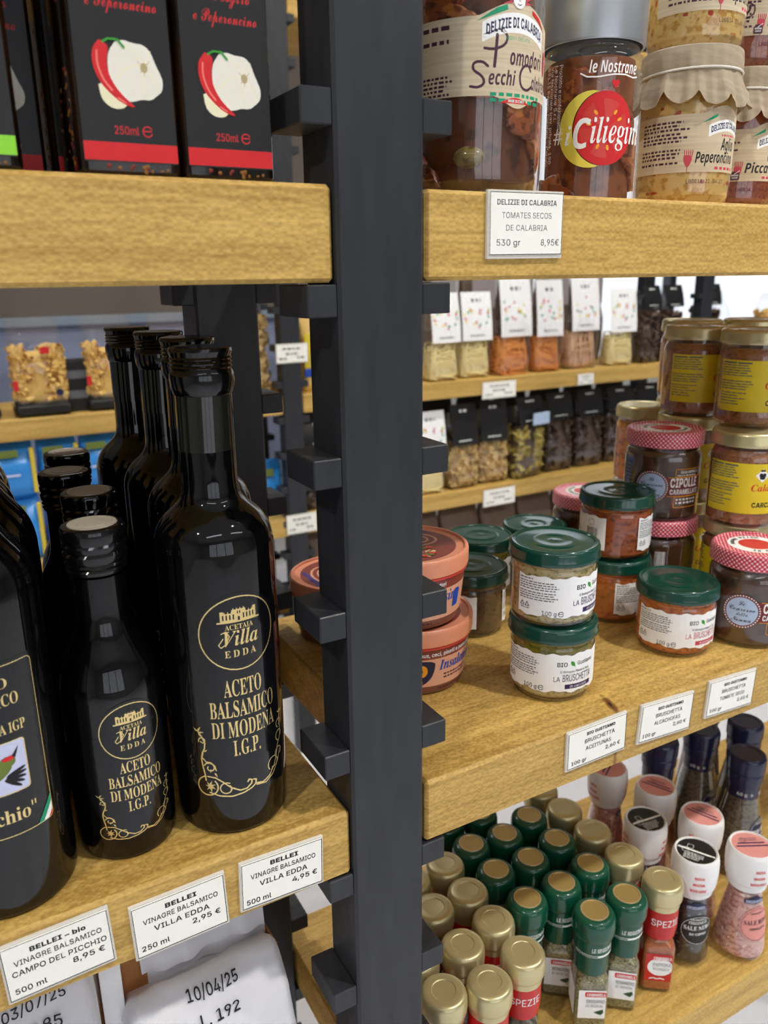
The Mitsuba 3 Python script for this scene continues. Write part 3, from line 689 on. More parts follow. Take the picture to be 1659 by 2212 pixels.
BIO = [(0, .0012), (.0255, .0006), (.0290, 0), (.0315, .0010), (.0329, .0036), (.0332, .0065), (.0334, .0420), (.0331, .0452), (.0322, .0470), (.0326, .0482), (.0336, .0492), (.0336, .0510), (.0330, .0530)]
def bio_jar(m_fill, accent, tagline, oil_top=None, fill_top=.0500):
    k = Kit()
    jar_glass(k, BIO)
    fill(k, BIO, fill_top if not oil_top else .0400, m_fill)
    if oil_top: fill(k, BIO, fill_top, oil_top, 'oil', bottom=.0396)
    k.add('lid', twist_lid(.0357, .0508, .0625), 'm_green_lid', 40)
    C = lambda off: on_cyl(.0334, 0, off)           # s = 0 is the B of the brand line
    lab = wavy(-.0470, .1320, .0105, .0422, .0007, 3, 150)
    k.add('label', decal(lab, C(.0002), .0022), 'm_white_paper', True)
    k.add('lettering', decal([txt('BIO', .0036, 0, .0322, 'l', .0080, 'inter', 600), txt('Gustiamo', .0034, .0165, .0326, 'l', .0165, 'inter', 420), txt('Il Biologico Made in Italy', .0019, .0025, .0268, 'l', .0270, 'inter', 430),
          txt('100 g', .0036, -.0262, .0116, 'l', .0110, 'inter', 480), emark(-.0118, .0132, .0040)], C(.0004), .004), 'm_ink', False)
    k.add('lettering', decal([txt('LA', .0042, -.0024, .0195, 'l', .0050, 'inter', 440), txt('BRUSCHETTA', .0060, .0046, .0193, 'l', .0270, 'inter', 440)], C(.0004), .004), accent, False)
    k.add('ribbon', decal(sbox(.0066, .0130, .0315, .0168), C(.0004), .003), accent, False)
    k.add('ribbon__lettering', decal(txt(tagline, .0021, .0105, .0141, 'l', .0160, 'inter', 430), C(.0006), .004), 'm_ink_white', False)
    k.add('leaf', decal(leaf(.0125, .0342, .0056), C(.0004), .003), 'm_ink_green', False)
    k.add('small_print', decal([dashes(-.0455, -.0340, .0402, 1, .002, .0010, 1, .1), dashes(-.0455, -.0140, .0378, 4, .0019, .0009, 2, .12), dashes(-.0455, -.0140, .0296, 4, .0019, .0009, 5, .12), recycle(-.0430, .0185, .0034), recycle(-.0385, .0185, .0034), dashes(-.0445, -.0365, .0156, 1, .002, .0007, 8, 0), barcode(.1120, .0160, .1240, .0310, 6), ring(.1170, .0362, .0034, .0034, .0004), dashes(.045, .100, .0380, 9, .0026, .0010, 9, .2)], C(.0004), .003), 'm_ink_grey', False)
    return k
jar_art = bio_jar('m_artichoke', 'm_ink_purple', 'di carciofi')
jar_art_oil = bio_jar('m_artichoke', 'm_ink_purple', 'di carciofi', 'm_artichoke_oil')
jar_tom = bio_jar('m_tomato_paste', 'm_ink_pink', 'di pomodori')
jar_tomd = bio_jar('m_tomato_dark', 'm_ink_pink', 'di pomodori')
jar_olive = bio_jar('m_olive_paste', 'm_ink_purple', 'di olive', fill_top=.0500)
place(jar_art_oil, 'sauce_jar', 'small jar of artichoke spread with green lid, under another in the foreground stack', 'jar', (.2157, .0659, MID), -123.4)
place(jar_art, 'sauce_jar', 'small jar of artichoke spread with green lid, topmost of the foreground stack', 'jar', (.2145, .0675, MID + .0626), -98.7)
place(jar_tom, 'sauce_jar', 'single small green-lidded jar of tomato spread beside the gingham-lidded jar', 'jar', (.3609, .0677, MID), -118.2)
place(jar_tom, 'sauce_jar', 'green-lidded jar of tomato spread under another, behind the foreground stack', 'jar', (.3640, .1490, MID), -49.4)
place(jar_tomd, 'sauce_jar', 'green-lidded jar of dark tomato spread with barcode label, on top of its stack', 'jar', (.3650, .1510, MID + .0626), -16.4)
place(jar_olive, 'sauce_jar', 'dark olive spread jar with green lid between the tub and the foreground stack', 'jar', (.2255, .1942, MID), 19)
place(jar_art_oil, 'sauce_jar', 'green-lidded jar at the back behind the dark olive spread jar', 'jar', (.2870, .2640, MID), -60)
place(jar_olive, 'sauce_jar', 'green-lidded jar at the back beside the small gingham lid', 'jar', (.3605, .2640, MID), -60)

# onion sauce jars with gingham lids
GIN = [(0, .0012), (.0300, .0006), (.0325, 0), (.0350, .0014), (.0363, .0045), (.0365, .0100), (.0365, .0600), (.0362, .0640), (.0350, .0668), (.0338, .0686), (.0342, .0700), (.0342, .0730)]
gin = Kit()
jar_glass(gin, GIN); fill(gin, GIN, .0690, 'm_onion_sauce')
def gin_lid(kit, r, z0, z1):
    n, prof = 64, [(r - .0008, z0), (r, z0 + .0008), (r, z1 - .0030), (r - .0008, z1 - .0010), (r - .0024, z1)]
    V, UV, F, s = [], [], [], 0.0
    for i, (q, z) in enumerate(prof):
        if i: s += math.hypot(q - prof[i - 1][0], z - prof[i - 1][1])
        for j in range(n + 1):
            a = 2 * math.pi * j / n
            V.append((q * math.cos(a), q * math.sin(a), z)); UV.append((a / (2 * math.pi) * CELL * 56, s))
    for i in range(len(prof) - 1):
        for j in range(n):
            a = i * (n + 1) + j
            F += [(a, a + 1, a + n + 2), (a, a + n + 2, a + n + 1)]
    kit.add('lid', trimesh.Trimesh(np.array(V), np.array(F), process=False), 'm_gingham', True, uv=np.array(UV))
    tp = [(r - .0024, z1), (r - .0050, z1 - .0002), (r - .0060, z1 - .0010), (0, z1 - .0010)]
    m = lathe(tp, n)
    kit.add('lid__top', m, 'm_gingham', True, uv=np.array(m.vertices)[:, :2] * 1.0)
    kit.add('lid__label', lathe([(.0235, z1 - .0009), (0, z1 - .0008)], 48), 'm_ink_white', True)
    kit.add('lid__emblem', lathe([(.0145, z1 - .0007), (0, z1 - .0006)], 40), 'm_red_disc', True)
    P = on_plane((0, 0, z1 - .0006), (1, 0, 0), (0, 1, 0), .0001)
    gl = []
    for s_, a0, a1 in (('Le Conserve', -150, -30), ('della Nonna', 30, 150)):
        for i, ch in enumerate(s_):
            if ch == ' ': continue
            a = a0 + (a1 - a0) * (i + .5) / len(s_)
            gl.append(affinity.rotate(txt(ch, .0042, 0, -.0210, 'c', None, 'sansbi'), a + 90, origin=(0, 0)))
    kit.add('lid__lettering', decal(gl, P), 'm_ink', False)
gin_lid(gin, .0372, .0728, .0880)
C = lambda off: on_cyl(.0365, -152, off)
gin.add('band', decal(sbox(.0100, .0262, .0560, .0452), C(.0002), .002), 'm_band_brown', True)
bx = lambda a, b, c, d: rbox(a, b, c, d, .0012).difference(rbox(a + .0005, b + .0005, c - .0005, d - .0005, .0010))
gin.add('frame_print', decal([bx(.0215, .0452, .0500, .0535), bx(.0215, .0150, .0500, .0262), sbox(.0150, .0448, .0560, .0453), sbox(.0150, .0261, .0560, .0266)], C(.0004), .003), 'm_ink_orange', False)
gin.add('lettering', decal([txt('CIPOLLE', .0092, .0172, .0352, 'l', .0300, 'inter', 800), txt('CARAMELLATE', .0052, .0172, .0282, 'l', .0330, 'inter', 800), txt('SALSA AGRODOLCE', .0026, .0265, .0490, 'l', .0200, 'inter', 700),
       dashes(.0235, .0480, .0476, 1, .003, .0010, 2, .1), dashes(.0235, .0480, .0240, 2, .0034, .0018, 3, .2)], C(.0005), .004), 'm_ink_white', False)
gin.add('badge', decal(ell(0, .0352, .0158, .0158), C(.0003), .002), 'm_band_brown', True)
gin.add('badge__beads', decal([ell(.0148 * math.cos(a), .0352 + .0148 * math.sin(a), .0007, .0007, 8) for a in np.linspace(0, 2 * math.pi, 40, endpoint=False)], C(.0005), .003), 'm_ink_white', False)
gin.add('badge__panel', decal(ell(0, .0352, .0132, .0132), C(.0005), .002), 'm_sky_blue', True)
gin.add('badge__lettering', decal([txt('Le', .0036, -.0005, .0412, 'c', None, 'script'), txt('Conserve', .0040, 0, .0358, 'c', .0215, 'script'), txt('della', .0034, .0005, .0312, 'c', .0090, 'script'), txt('Nonna', .0042, 0, .0258, 'c', .0165, 'script')], C(.0007), .004), 'm_ink', False)
gin.add('small_print', decal([dashes(-.0340, -.0235, .0560, 10, .0036, .0014, 12, .1)], C(.0003), .003), 'm_ink_grey', False)
gin.add('back_print', decal([dashes(-.105, -.080, .0560, 7, .0028, .0013, 13, .25), barcode(-.076, .030, -.066, .058, 4)], C(.0003), .003), 'm_ink_white', False)
place(gin, 'sauce_jar', 'onion sauce jar with pink gingham lid, alone at the right edge', 'jar', (.4345, .0480, MID), 0)
place(gin, 'sauce_jar', 'onion sauce jar with pink gingham lid, under another behind the tomato jars', 'jar', (.4374, .1610, MID), 130)
place(gin, 'sauce_jar', 'onion sauce jar with pink gingham lid, on top of its stack behind the tomato jars', 'jar', (.4368, .1631, MID + .0881), 0)
place(gin, 'sauce_jar', 'small-looking gingham-lidded jar at the back, left of the tomato stack', 'jar', (.4360, .2660, MID), 60)

# yellow-labelled jars with gold lids
YEL = [(0, .0012), (.0265, .0006), (.0288, 0), (.0312, .0014), (.0323, .0045), (.0325, .0100), (.0325, .0640), (.0320, .0680), (.0306, .0712), (.0298, .0730), (.0300, .0745), (.0300, .0780)]
def yellow_jar(m, logo):
    k = Kit()
    jar_glass(k, YEL); fill(k, YEL, .0735, m)
    k.add('lid', twist_lid(.0335, .0772, .0903), 'm_gold_cap', 40)
    C = lambda off: on_cyl(.0325, 0, off)
    k.add('label', decal(rbox(0, .0152, .0900, .0630, .0006), C(.0002), .0022), 'm_yellow_label', True)
    k.add('small_print', decal([dashes(.0015, .0300, .0612, 1, .003, .0015, 1, 0, (.008, .016)), dashes(.0015, .0330, .0586, 5, .0023, .0010, 2, .2, (.004, .01)), dashes(.0015, .0330, .0440, 4, .0024, .0010, 3, .3, (.004, .01)), dashes(.0015, .0300, .0330, 5, .0026, .0009, 4, .4, (.004, .01))], C(.0004), .004), 'm_ink_grey', False)
    k.add('emblem', decal([affinity.rotate(sbox(.0475, .0475, .0565, .0565), 45)], C(.0004), .003), 'm_ink_white', False)
    k.add('emblem__print', decal([ell(.0505, .0525, .0016, .0020, 12), ell(.0535, .0525, .0016, .0020, 12), ell(.0520, .0500, .0026, .0016, 12), sbox(.0500, .0560, .0540, .0576)], C(.0006), .004), 'm_ink', False)
    k.add('lettering', decal(txt('Calabria', .0062, .0430, .0372, 'l', .0330, 'ital'), C(.0004), .004), 'm_ink_red', False)
    k.add('lettering', decal(txt('CARCIOFI', .0048, .0450, .0215, 'l', .0280, 'inter', 800), C(.0004), .004), 'm_ink', False)
    return k
mat('tuna_mix', paste((150, 96, 60), (112, 66, 42), 500), 0.4, 0.4)
yj = yellow_jar('m_tuna_mix', True)
YH = .0904
for x, y, lv, rot, lab in [(.4843, .1028, 0, 100, 'lowest of the front stack at the right edge'), (.4770, .0980, 1, 152, 'middle of the front stack at the right edge'), (.5000, .1180, 2, 160, 'topmost of the front stack at the right edge'),
                           (.5030, .1890, 0, 176, 'lowest of the second stack, behind the gingham stack'), (.5030, .1890, 1, 176, 'middle of the second stack, behind the gingham stack'), (.5030, .1890, 2, 177, 'topmost of the second stack, beside the orange jar'),
                           (.5850, .2660, 0, 120, 'lowest of the rear stack'), (.5850, .2660, 1, 120, 'middle of the rear stack'), (.5840, .2666, 2, 175, 'topmost of the rear stack, peeping past the second stack'),
                           (.6420, .2290, 0, 120, 'lowest of the rear right stack'), (.6420, .2290, 1, 120, 'middle of the rear right stack'), (.6420, .2290, 2, 120, 'topmost of the rear right stack')]:
    place(yj, 'sauce_jar', f'yellow-labelled jar with gold lid, {lab}', 'jar', (x, y, MID + lv * YH), rot)
car = Kit()
CAR = [(r * .915, z * .985) for r, z in YEL]
jar_glass(car, CAR); fill(car, CAR, .0715, 'm_carrot_mix'); car.add('lid', twist_lid(.0311, .0755, .0890), 'm_gold_cap', 40)
place(car, 'vegetable_jar', 'orange mixed vegetable jar with gold lid, left of the yellow labels, topmost', 'jar', (.5190, .2680, MID + .0891))
place(car, 'vegetable_jar', 'orange mixed vegetable jar with gold lid, under another and hidden by the gingham stack', 'jar', (.5190, .2680, MID))

# ------------------------------------------------------------------ salad tubs
tub = Kit()
TUB = [(0, .0006), (.0395, 0), (.0415, .0012), (.0432, .0060), (.0462, .0330), (.0470, .0420), (.0474, .0425)]
tub.add('body', lathe(TUB, 64), 'm_tub_body', 40)
tub.add('body__rim', lathe([(.0470, .0418), (.0490, .0424), (.0492, .0440), (.0470, .0445)], 64), 'm_red_disc', 40)
rr = np.array(TUB)
RV = lambda off: on_rev(rr[1:], -122, off, .046)
tub.add('sleeve', decal(sbox(-.10, .0335, .10, .0415), RV(.0002), .0025), 'm_tub_brown', True)
tub.add('sleeve__lettering', decal([txt('con cous cous, ceci, piselli e pomodori', .0036, -.0180, .0358, 'l', .0740, 'inter', 650), txt('ceci, piselli e pomodori', .0036, -.095, .0358, 'l', .046, 'inter', 650)], RV(.0005), .004), 'm_ink_white', False)
tub.add('panel', decal(sbox(-.10, .0085, .10, .0335), RV(.0002), .0025), 'm_tub_peach', True)
tub.add('logo', decal([Polygon(rounded([(-.028, .0315), (.0150, .0330), (.0155, .0240), (.0120, .0150), (.0040, .0095), (-.010, .0080), (-.028, .0085)], .25, 2))], RV(.0004), .003), 'm_ink_navy', True)
tub.add('logo__lettering', decal([txt('Rio', .0150, -.0240, .0178, 'l', .0330, 'inter', 800), txt('mare', .0070, -.0160, .0100, 'l', .0210, 'inter', 700)], RV(.0007), .003), 'm_ink_orange', False)
tub.add('lettering', decal([txt('Insalatissime', .0088, .0190, .0225, 'l', .0560, 'ital')], RV(.0005), .003), 'm_ink_blue', False)
tub.add('small_print', decal([dashes(.024, .055, .0185, 2, .003, .0013, 3, .3), dashes(-.090, -.040, .0300, 6, .003, .0014, 4, .2), dashes(.02, .05, .0062, 1, .003, .0014, 6, .2)], RV(.0005), .003), 'm_ink_plum', False)
tub.add('seal', decal([Polygon(rounded([(.066, .0150), (.0740, .0150), (.0745, .0260), (.0740, .0300), (.066, .0300), (.066, .0150)], .2, 2))], RV(.0005), .003), 'm_ink_blue', True)
tub.add('lid', lathe([(.0478, .0445), (.0494, .0447), (.0500, .0462), (.0502, .0560), (.0496, .0580), (.0484, .0588), (.0470, .0586), (.0462, .0572), (.0460, .0568), (.036, .0567), (.0355, .0562), (.025, .0562), (.0245, .0566), (0, .0566)], 64), 'm_tub_lid', 40)
LP = on_plane((0, 0, .0570), (1, 0, 0), (0, 1, 0), .0002)
tub.add('lid__sticker', decal(ell(0, 0, .0400, .0400), on_plane((0, 0, .0568), (1, 0, 0), (0, 1, 0), .0002)), 'm_tub_brown', False)
for nm, m, seed, cnt, rad in (('lid__grain_print', 'm_noodle_cream', 3, 70, .0011), ('lid__pea_print', 'm_ink_bird', 4, 12, .0028), ('lid__tomato_print', 'm_red_disc', 5, 8, .0032)):
    q = random.Random(seed)
    gs = [ell(q.uniform(-.022, .022), -q.uniform(.006, .030), rad, rad * .7, 8) for _ in range(cnt)]
    tub.add(nm, decal(gs, on_plane((0, 0, .0570 + seed * .00008), (1, 0, 0), (0, 1, 0), .0002)), m, False)
tub.add('lid__bowl_print', decal([ring(0, .012, .026, .018, .0022), ring(0, .012, .019, .012, .0018)], LP), 'm_tub_peach', False)
tub.add('lid__lettering', decal(txt('Insalatissime', .0060, 0, .0300, 'c', .040, 'ital'), LP), 'm_ink_blue', False)
place(tub, 'salad_tub', 'round salad tub with peach lid, lower one of the stack beside the post', 'tub', (.1290, .1410, MID), 5)
place(tub, 'salad_tub', 'round salad tub with peach lid, upper one of the stack beside the post', 'tub', (.1220, .1385, MID + .0590), -28)
place(tub, 'salad_tub', 'round salad tub with peach lid, alone behind the post', 'tub', (.1180, .2480, MID), 90)

# ------------------------------------------------------------------ jars on the upper board
def blobs(kit, name, mats, n, R_, z0, z1, size, seed, face=(-210, 10)):
    q = random.Random(seed)
    for i in range(n):
        m = trimesh.creation.icosphere(subdivisions=3, radius=1.0)
        v = np.array(m.vertices)
        v *= (1 + .45 * (meshkit.fbm(v * 2.1 + i * 7.3, 3, seed) - .5) + .16 * (meshkit.fbm(v * 7 + i, 2, seed + 3) - .5))[:, None]
        a = math.radians(face[0] + (face[1] - face[0]) * ((i * .618034 + .11) % 1)); z = z0 + (z1 - z0) * ((i * .3819 + q.uniform(-.08, .08)) % 1)
        v *= np.array([size * .45, size * q.uniform(.8, 1.4), size * q.uniform(.45, .8)])
        t = q.uniform(-.7, .7); v[:, 1], v[:, 2] = v[:, 1] * math.cos(t) - v[:, 2] * math.sin(t), v[:, 1] * math.sin(t) + v[:, 2] * math.cos(t)
        r0 = R_ - size * .18
        x, y = v[:, 0] + r0, v[:, 1]
        rad_ = np.minimum(x, R_ - .0002 - .0003 * np.abs(y) / size); ang = a + y / R_
        v = np.stack([rad_ * np.cos(ang), rad_ * np.sin(ang), np.clip(v[:, 2] + z, .0045, None)], 1)
        kit.add(name, trimesh.Trimesh(v, m.faces, process=False), mats[i % len(mats)], True)
def delizie_banner(C, s, t, k):
    """curved white banner with its lettering; returns shapes by ink"""
    arc = lambda x: t - k * 2.2 * (x / (k * 14)) ** 2 * 1.6
    xs = np.linspace(-.0165 * k, .0165 * k, 24)
    cur = lambda x: -1.9 * k * (x / .0165 / k) ** 2 * .0021
    ban = Polygon([(s + x, t + cur(x)) for x in xs] + [(s + x, t + .0066 * k + cur(x)) for x in xs[::-1]])
    L_ = txt('DELIZIE DI CALABRIA', .0040 * k, s, 0, 'c', .0305 * k, 'inter', 800)
    bend = lambda g: affinity.translate(g, 0, t + .0013 * k + cur((g.bounds[0] + g.bounds[2]) / 2 - s))
    return ban, union_all([bend(g) for g in polys(L_)])
pom = Kit()
POM = [(0, .0014), (.0335, .0008), (.0362, 0), (.0398, .0030), (.0412, .0085), (.0416, .0150), (.0416, .1010), (.0405, .1090), (.0372, .1150), (.0345, .1180), (.0345, .1240)]
jar_glass(pom, POM, 64); fill(pom, POM, .112, 'm_tomato_oil', gap=.0060)
blobs(pom, 'tomato_piece', ['m_dried_tomato_0', 'm_dried_tomato_1', 'm_dried_tomato_2'], 46, .0404, .004, .105, .0150, 11)
mo = trimesh.creation.icosphere(subdivisions=3, radius=1.0); mo.apply_scale([.0060, .0092, .0062])
mo.apply_translation([.0340, 0, 0]); mo.apply_transform(trimesh.transformations.rotation_matrix(math.radians(-128), [0, 0, 1])); mo.apply_translation([0, 0, .0205])
pom.add('olive', mo, 'm_olive', True, 'green olive pressed against the glass')
pom.add('lid', twist_lid(.0368, .1225, .1370), 'm_gold_cap', 40)
C = lambda off: on_cyl(.0416, -90, off)
lab = Polygon([(-.062, .0512)] + [(-.03 + i * .0025, .0512) for i in range(6)] + [(x, .0512 - .0058 * math.cos((x - .001) / .0165 * math.pi / 2) ** 2) for x in np.linspace(-.0155, .0175, 18)] + [(.034, .0512), (.034, .090)] + [(x, .0905 + .0080 * math.cos((x - .002) / .026 * math.pi / 2) ** 1.2) for x in np.linspace(.0270, -.0230, 20)] + [(-.035, .0905), (-.062, .0905)])
pom.add('label', decal(lab, C(.0002), .0022), 'm_kraft_label', True)
ban, let = delizie_banner(C, .0010, .0838, 1.30)
pom.add('banner', decal(ban.buffer(.0006), C(.0004), .003), 'm_ink_white', True)
pom.add('banner__lettering', decal(let, C(.0006), .004), 'm_ink_navy', False)
sun = [ell(.0005, .0995, .0042, .0046)]
pom.add('sun_rays', decal([Polygon([(.0005 + .0046 * math.cos(a - .16), .0985 + .005 * math.sin(a - .16)), (.0005 + .0105 * math.cos(a + .08), .0985 + .0105 * math.sin(a + .08)), (.0005 + .0046 * math.cos(a + .16), .0985 + .005 * math.sin(a + .16))]) for a in np.linspace(-.1, math.pi + .1, 13)], C(.0006), .004), 'm_ink_pink', False)
pom.add('sun_face', decal(sun, C(.0007), .003), 'm_ink_white', True)
pom.add('sun_face__print', decal([ell(-.0010, .1005, .0006, .0004, 8), ell(.0020, .1005, .0006, .0004, 8), stroke([(.0005, .1002), (.0002, .0986), (.0010, .0986)], .0003), stroke([(-.0008, .0970), (.0005, .0965), (.0018, .0970)], .0004)], C(.0009), .004), 'm_ink_plum', False)
pom.add('swoosh', decal(Polygon([(-.0240, .0880), (-.0130, .0945), (-.0070, .0965), (-.0065, .0940), (-.0135, .0915)]), C(.0005), .003), 'm_ink_teal', False)
pom.add('swoosh', decal(Polygon([(.0110, .0958), (.0180, .0930), (.0250, .0870), (.0190, .0905), (.0112, .0935)]), C(.0005), .003), 'm_ink_red', False)
pom.add('lettering', decal([stroke(rounded([(-.0125, .0815), (-.0130, .0740), (-.0138, .0660)], .25, 2), .0017), stroke(rounded([(-.0200, .0808), (-.0140, .0838), (-.0080, .0836), (-.0062, .0800), (-.0080, .0765), (-.0140, .0742), (-.0195, .0748)], .25, 3), .0014), txt('omodori', .0080, -.0045, .0672, 'l', .0270, 'sansbi'), stroke(rounded([(-.0175, .0660), (-.0205, .0684), (-.0255, .0680), (-.0258, .0640), (-.0205, .0612), (-.0190, .0575), (-.0225, .0552), (-.0270, .0560)], .25, 3), .0014), txt('ecchi', .0072, -.0170, .0568, 'l', .0165, 'sansbi'), stroke(rounded([(.0110, .0655), (.0090, .0684), (.0045, .0672), (.0020, .0620), (.0035, .0565), (.0080, .0550), (.0120, .0575)], .25, 3), .0014), txt('alabresi', .0072, .0120, .0562, 'l', .0200, 'sansbi')], C(.0004), .004), 'm_ink_plum', False)
pom.add('tagline', decal([txt('sapori dell\'orto', .0024, .0010, .0795, 'c', .0170, 'inter', 400), dashes(-.016, .022, .0530, 2, .0030, .0018, 3, .05, (.002, .005))], C(.0004), .004), 'm_ink_teal', False)
pom.add('made_in', decal(Polygon([(-.0100, .0478)] + [(x, .0478 + .0030 * math.cos(x / .0105 * math.pi / 2)) for x in np.linspace(-.01, .0105, 12)]), C(.0004), .003), 'm_ink_red', False)
pom.add('made_in__lettering', decal(txt('MADE IN ITALY', .0015, .0004, .0483, 'c', .0110, 'inter', 700), C(.0006), .004), 'm_ink_white', False)
pom.add('small_print', decal([dashes(-.056, -.036, .0870, 1, .003, .0022, 5, .2, (.002, .005)), dashes(-.056, -.036, .0800, 1, .003, .0020, 6, .2, (.002, .005)), dashes(-.056, -.037, .0620, 5, .0022, .0012, 7, .3)], C(.0004), .003), 'm_ink_plum', False)
pom.add('pepper_print', decal(Polygon(rounded([(.0275, .0790), (.0300, .0770), (.0300, .0690), (.0280, .0640), (.0262, .0690), (.0262, .0750), (.0275, .0790)], .25, 2)), C(.0005), .003), 'm_ink_pink', False)
place(pom, 'preserve_jar', 'large jar of dried tomatoes with kraft label beside the post', 'jar', (.1210, .0555, UP))

cil = Kit()
CIL = [(0, .0014), (.0270, .0008), (.0300, 0), (.0328, .0016), (.0335, .0050), (.0335, .0880), (.0330, .0925), (.0312, .0950), (.0308, .0970), (.0308, .1010)]
jar_glass(cil, CIL, 64); fill(cil, CIL, .0905, 'm_tomato_oil_light', gap=.0050)
blobs(cil, 'tomato_half', ['m_dried_tomato_2', 'm_dried_tomato_0', 'm_tomato_oil_light'], 30, .0325, .004, .0820, .0140, 21)
cil.add('lid', lathe([(.0325, .0990), (.0340, .0988), (.0345, .1000), (.0345, .1270), (.0340, .1285), (.0325, .1290), (0, .1290)], 56), 'm_silver', 40)
C = lambda off: on_cyl(.0335, -125, off)
cil.add('logo', decal(ell(-.0030, .0458, .0212, .0232).difference(ell(.0062, .0462, .0212, .0228)), C(.0003), .002), 'm_ink_yellow', True)
cil.add('tomato_print', decal(ell(.0062, .0462, .0206, .0224), C(.0003), .002), 'm_ink_red', True)
cil.add('tomato_print__segment', decal([ell(.0062, .0462, .0170, .0186).intersection(Polygon([(.0062, .0462), (.0062 + .04 * math.cos(a - .38), .0462 + .04 * math.sin(a - .38)), (.0062 + .04 * math.cos(a + .38), .0462 + .04 * math.sin(a + .38))])).buffer(-.0008) for a in np.linspace(.3, 2 * math.pi + .3, 6, endpoint=False)], C(.0005), .002), 'm_red_disc', False)
cil.add('tomato_print__seed', decal([affinity.rotate(ell(.0062 + .0110 * math.cos(a), .0462 + .0118 * math.sin(a), .0018, .0010, 12), math.degrees(a)) for a in (.5, .95, 2.2, 4.3, 4.9, 2.9)], C(.0007), .003), 'm_ink_orange', False)
cil.add('lettering', decal([txt('#', .0100, -.0285, .0380, 'l', .0075, 'sansbi'), txt('i', .0115, -.0195, .0370, 'l', .0040, 'ital'), txt('C', .0180, -.0140, .0345, 'l', .0110, 'sansbi'), txt('iliegini', .0150, -.0030, .0375, 'l', .0390, 'ital'), txt('le Nostrane', .0070, -.0060, .0790, 'l', .0340, 'sansbi', skew=0),
      stroke([(-.0110, .0790), (-.007, .0768), (0, .0765), (.010, .0780), (.018, .0782), (.025, .0770), (.029, .0778)], .0009)], C(.0008), .004), 'm_ink_white', False)
cil.add('heart', decal(union_all([ell(.0105, .0735, .0016, .0016, 12), ell(.0131, .0735, .0016, .0016, 12), Polygon([(.0091, .0730), (.0145, .0730), (.0118, .0696)])]), C(.0004), .003), 'm_ink_red', False)
for i, s_ in enumerate(('Prodotto e confezionato da', 'Le Nostrane S.r.l.', 'Via Nazionale trav. privata, 190', '89135 Reggio Calabria - Catona')):
    t = affinity.rotate(txt(s_, .0026, 0, 0, 'l', None), -90, origin=(0, 0))
    t = affinity.scale(t, 1, .0600 / max(.02, t.bounds[3] - t.bounds[1]) * (.72, .55, .98, 1)[i], origin=(0, 0))
    cil.add('side_print', decal(affinity.translate(t, -.0260 - i * .0036, .0860), C(.0004), .004), 'm_ink_white', False)
place(cil, 'preserve_jar', 'tall jar of cherry tomatoes with silver lid and red tomato logo', 'jar', (.2320, .0740, UP))

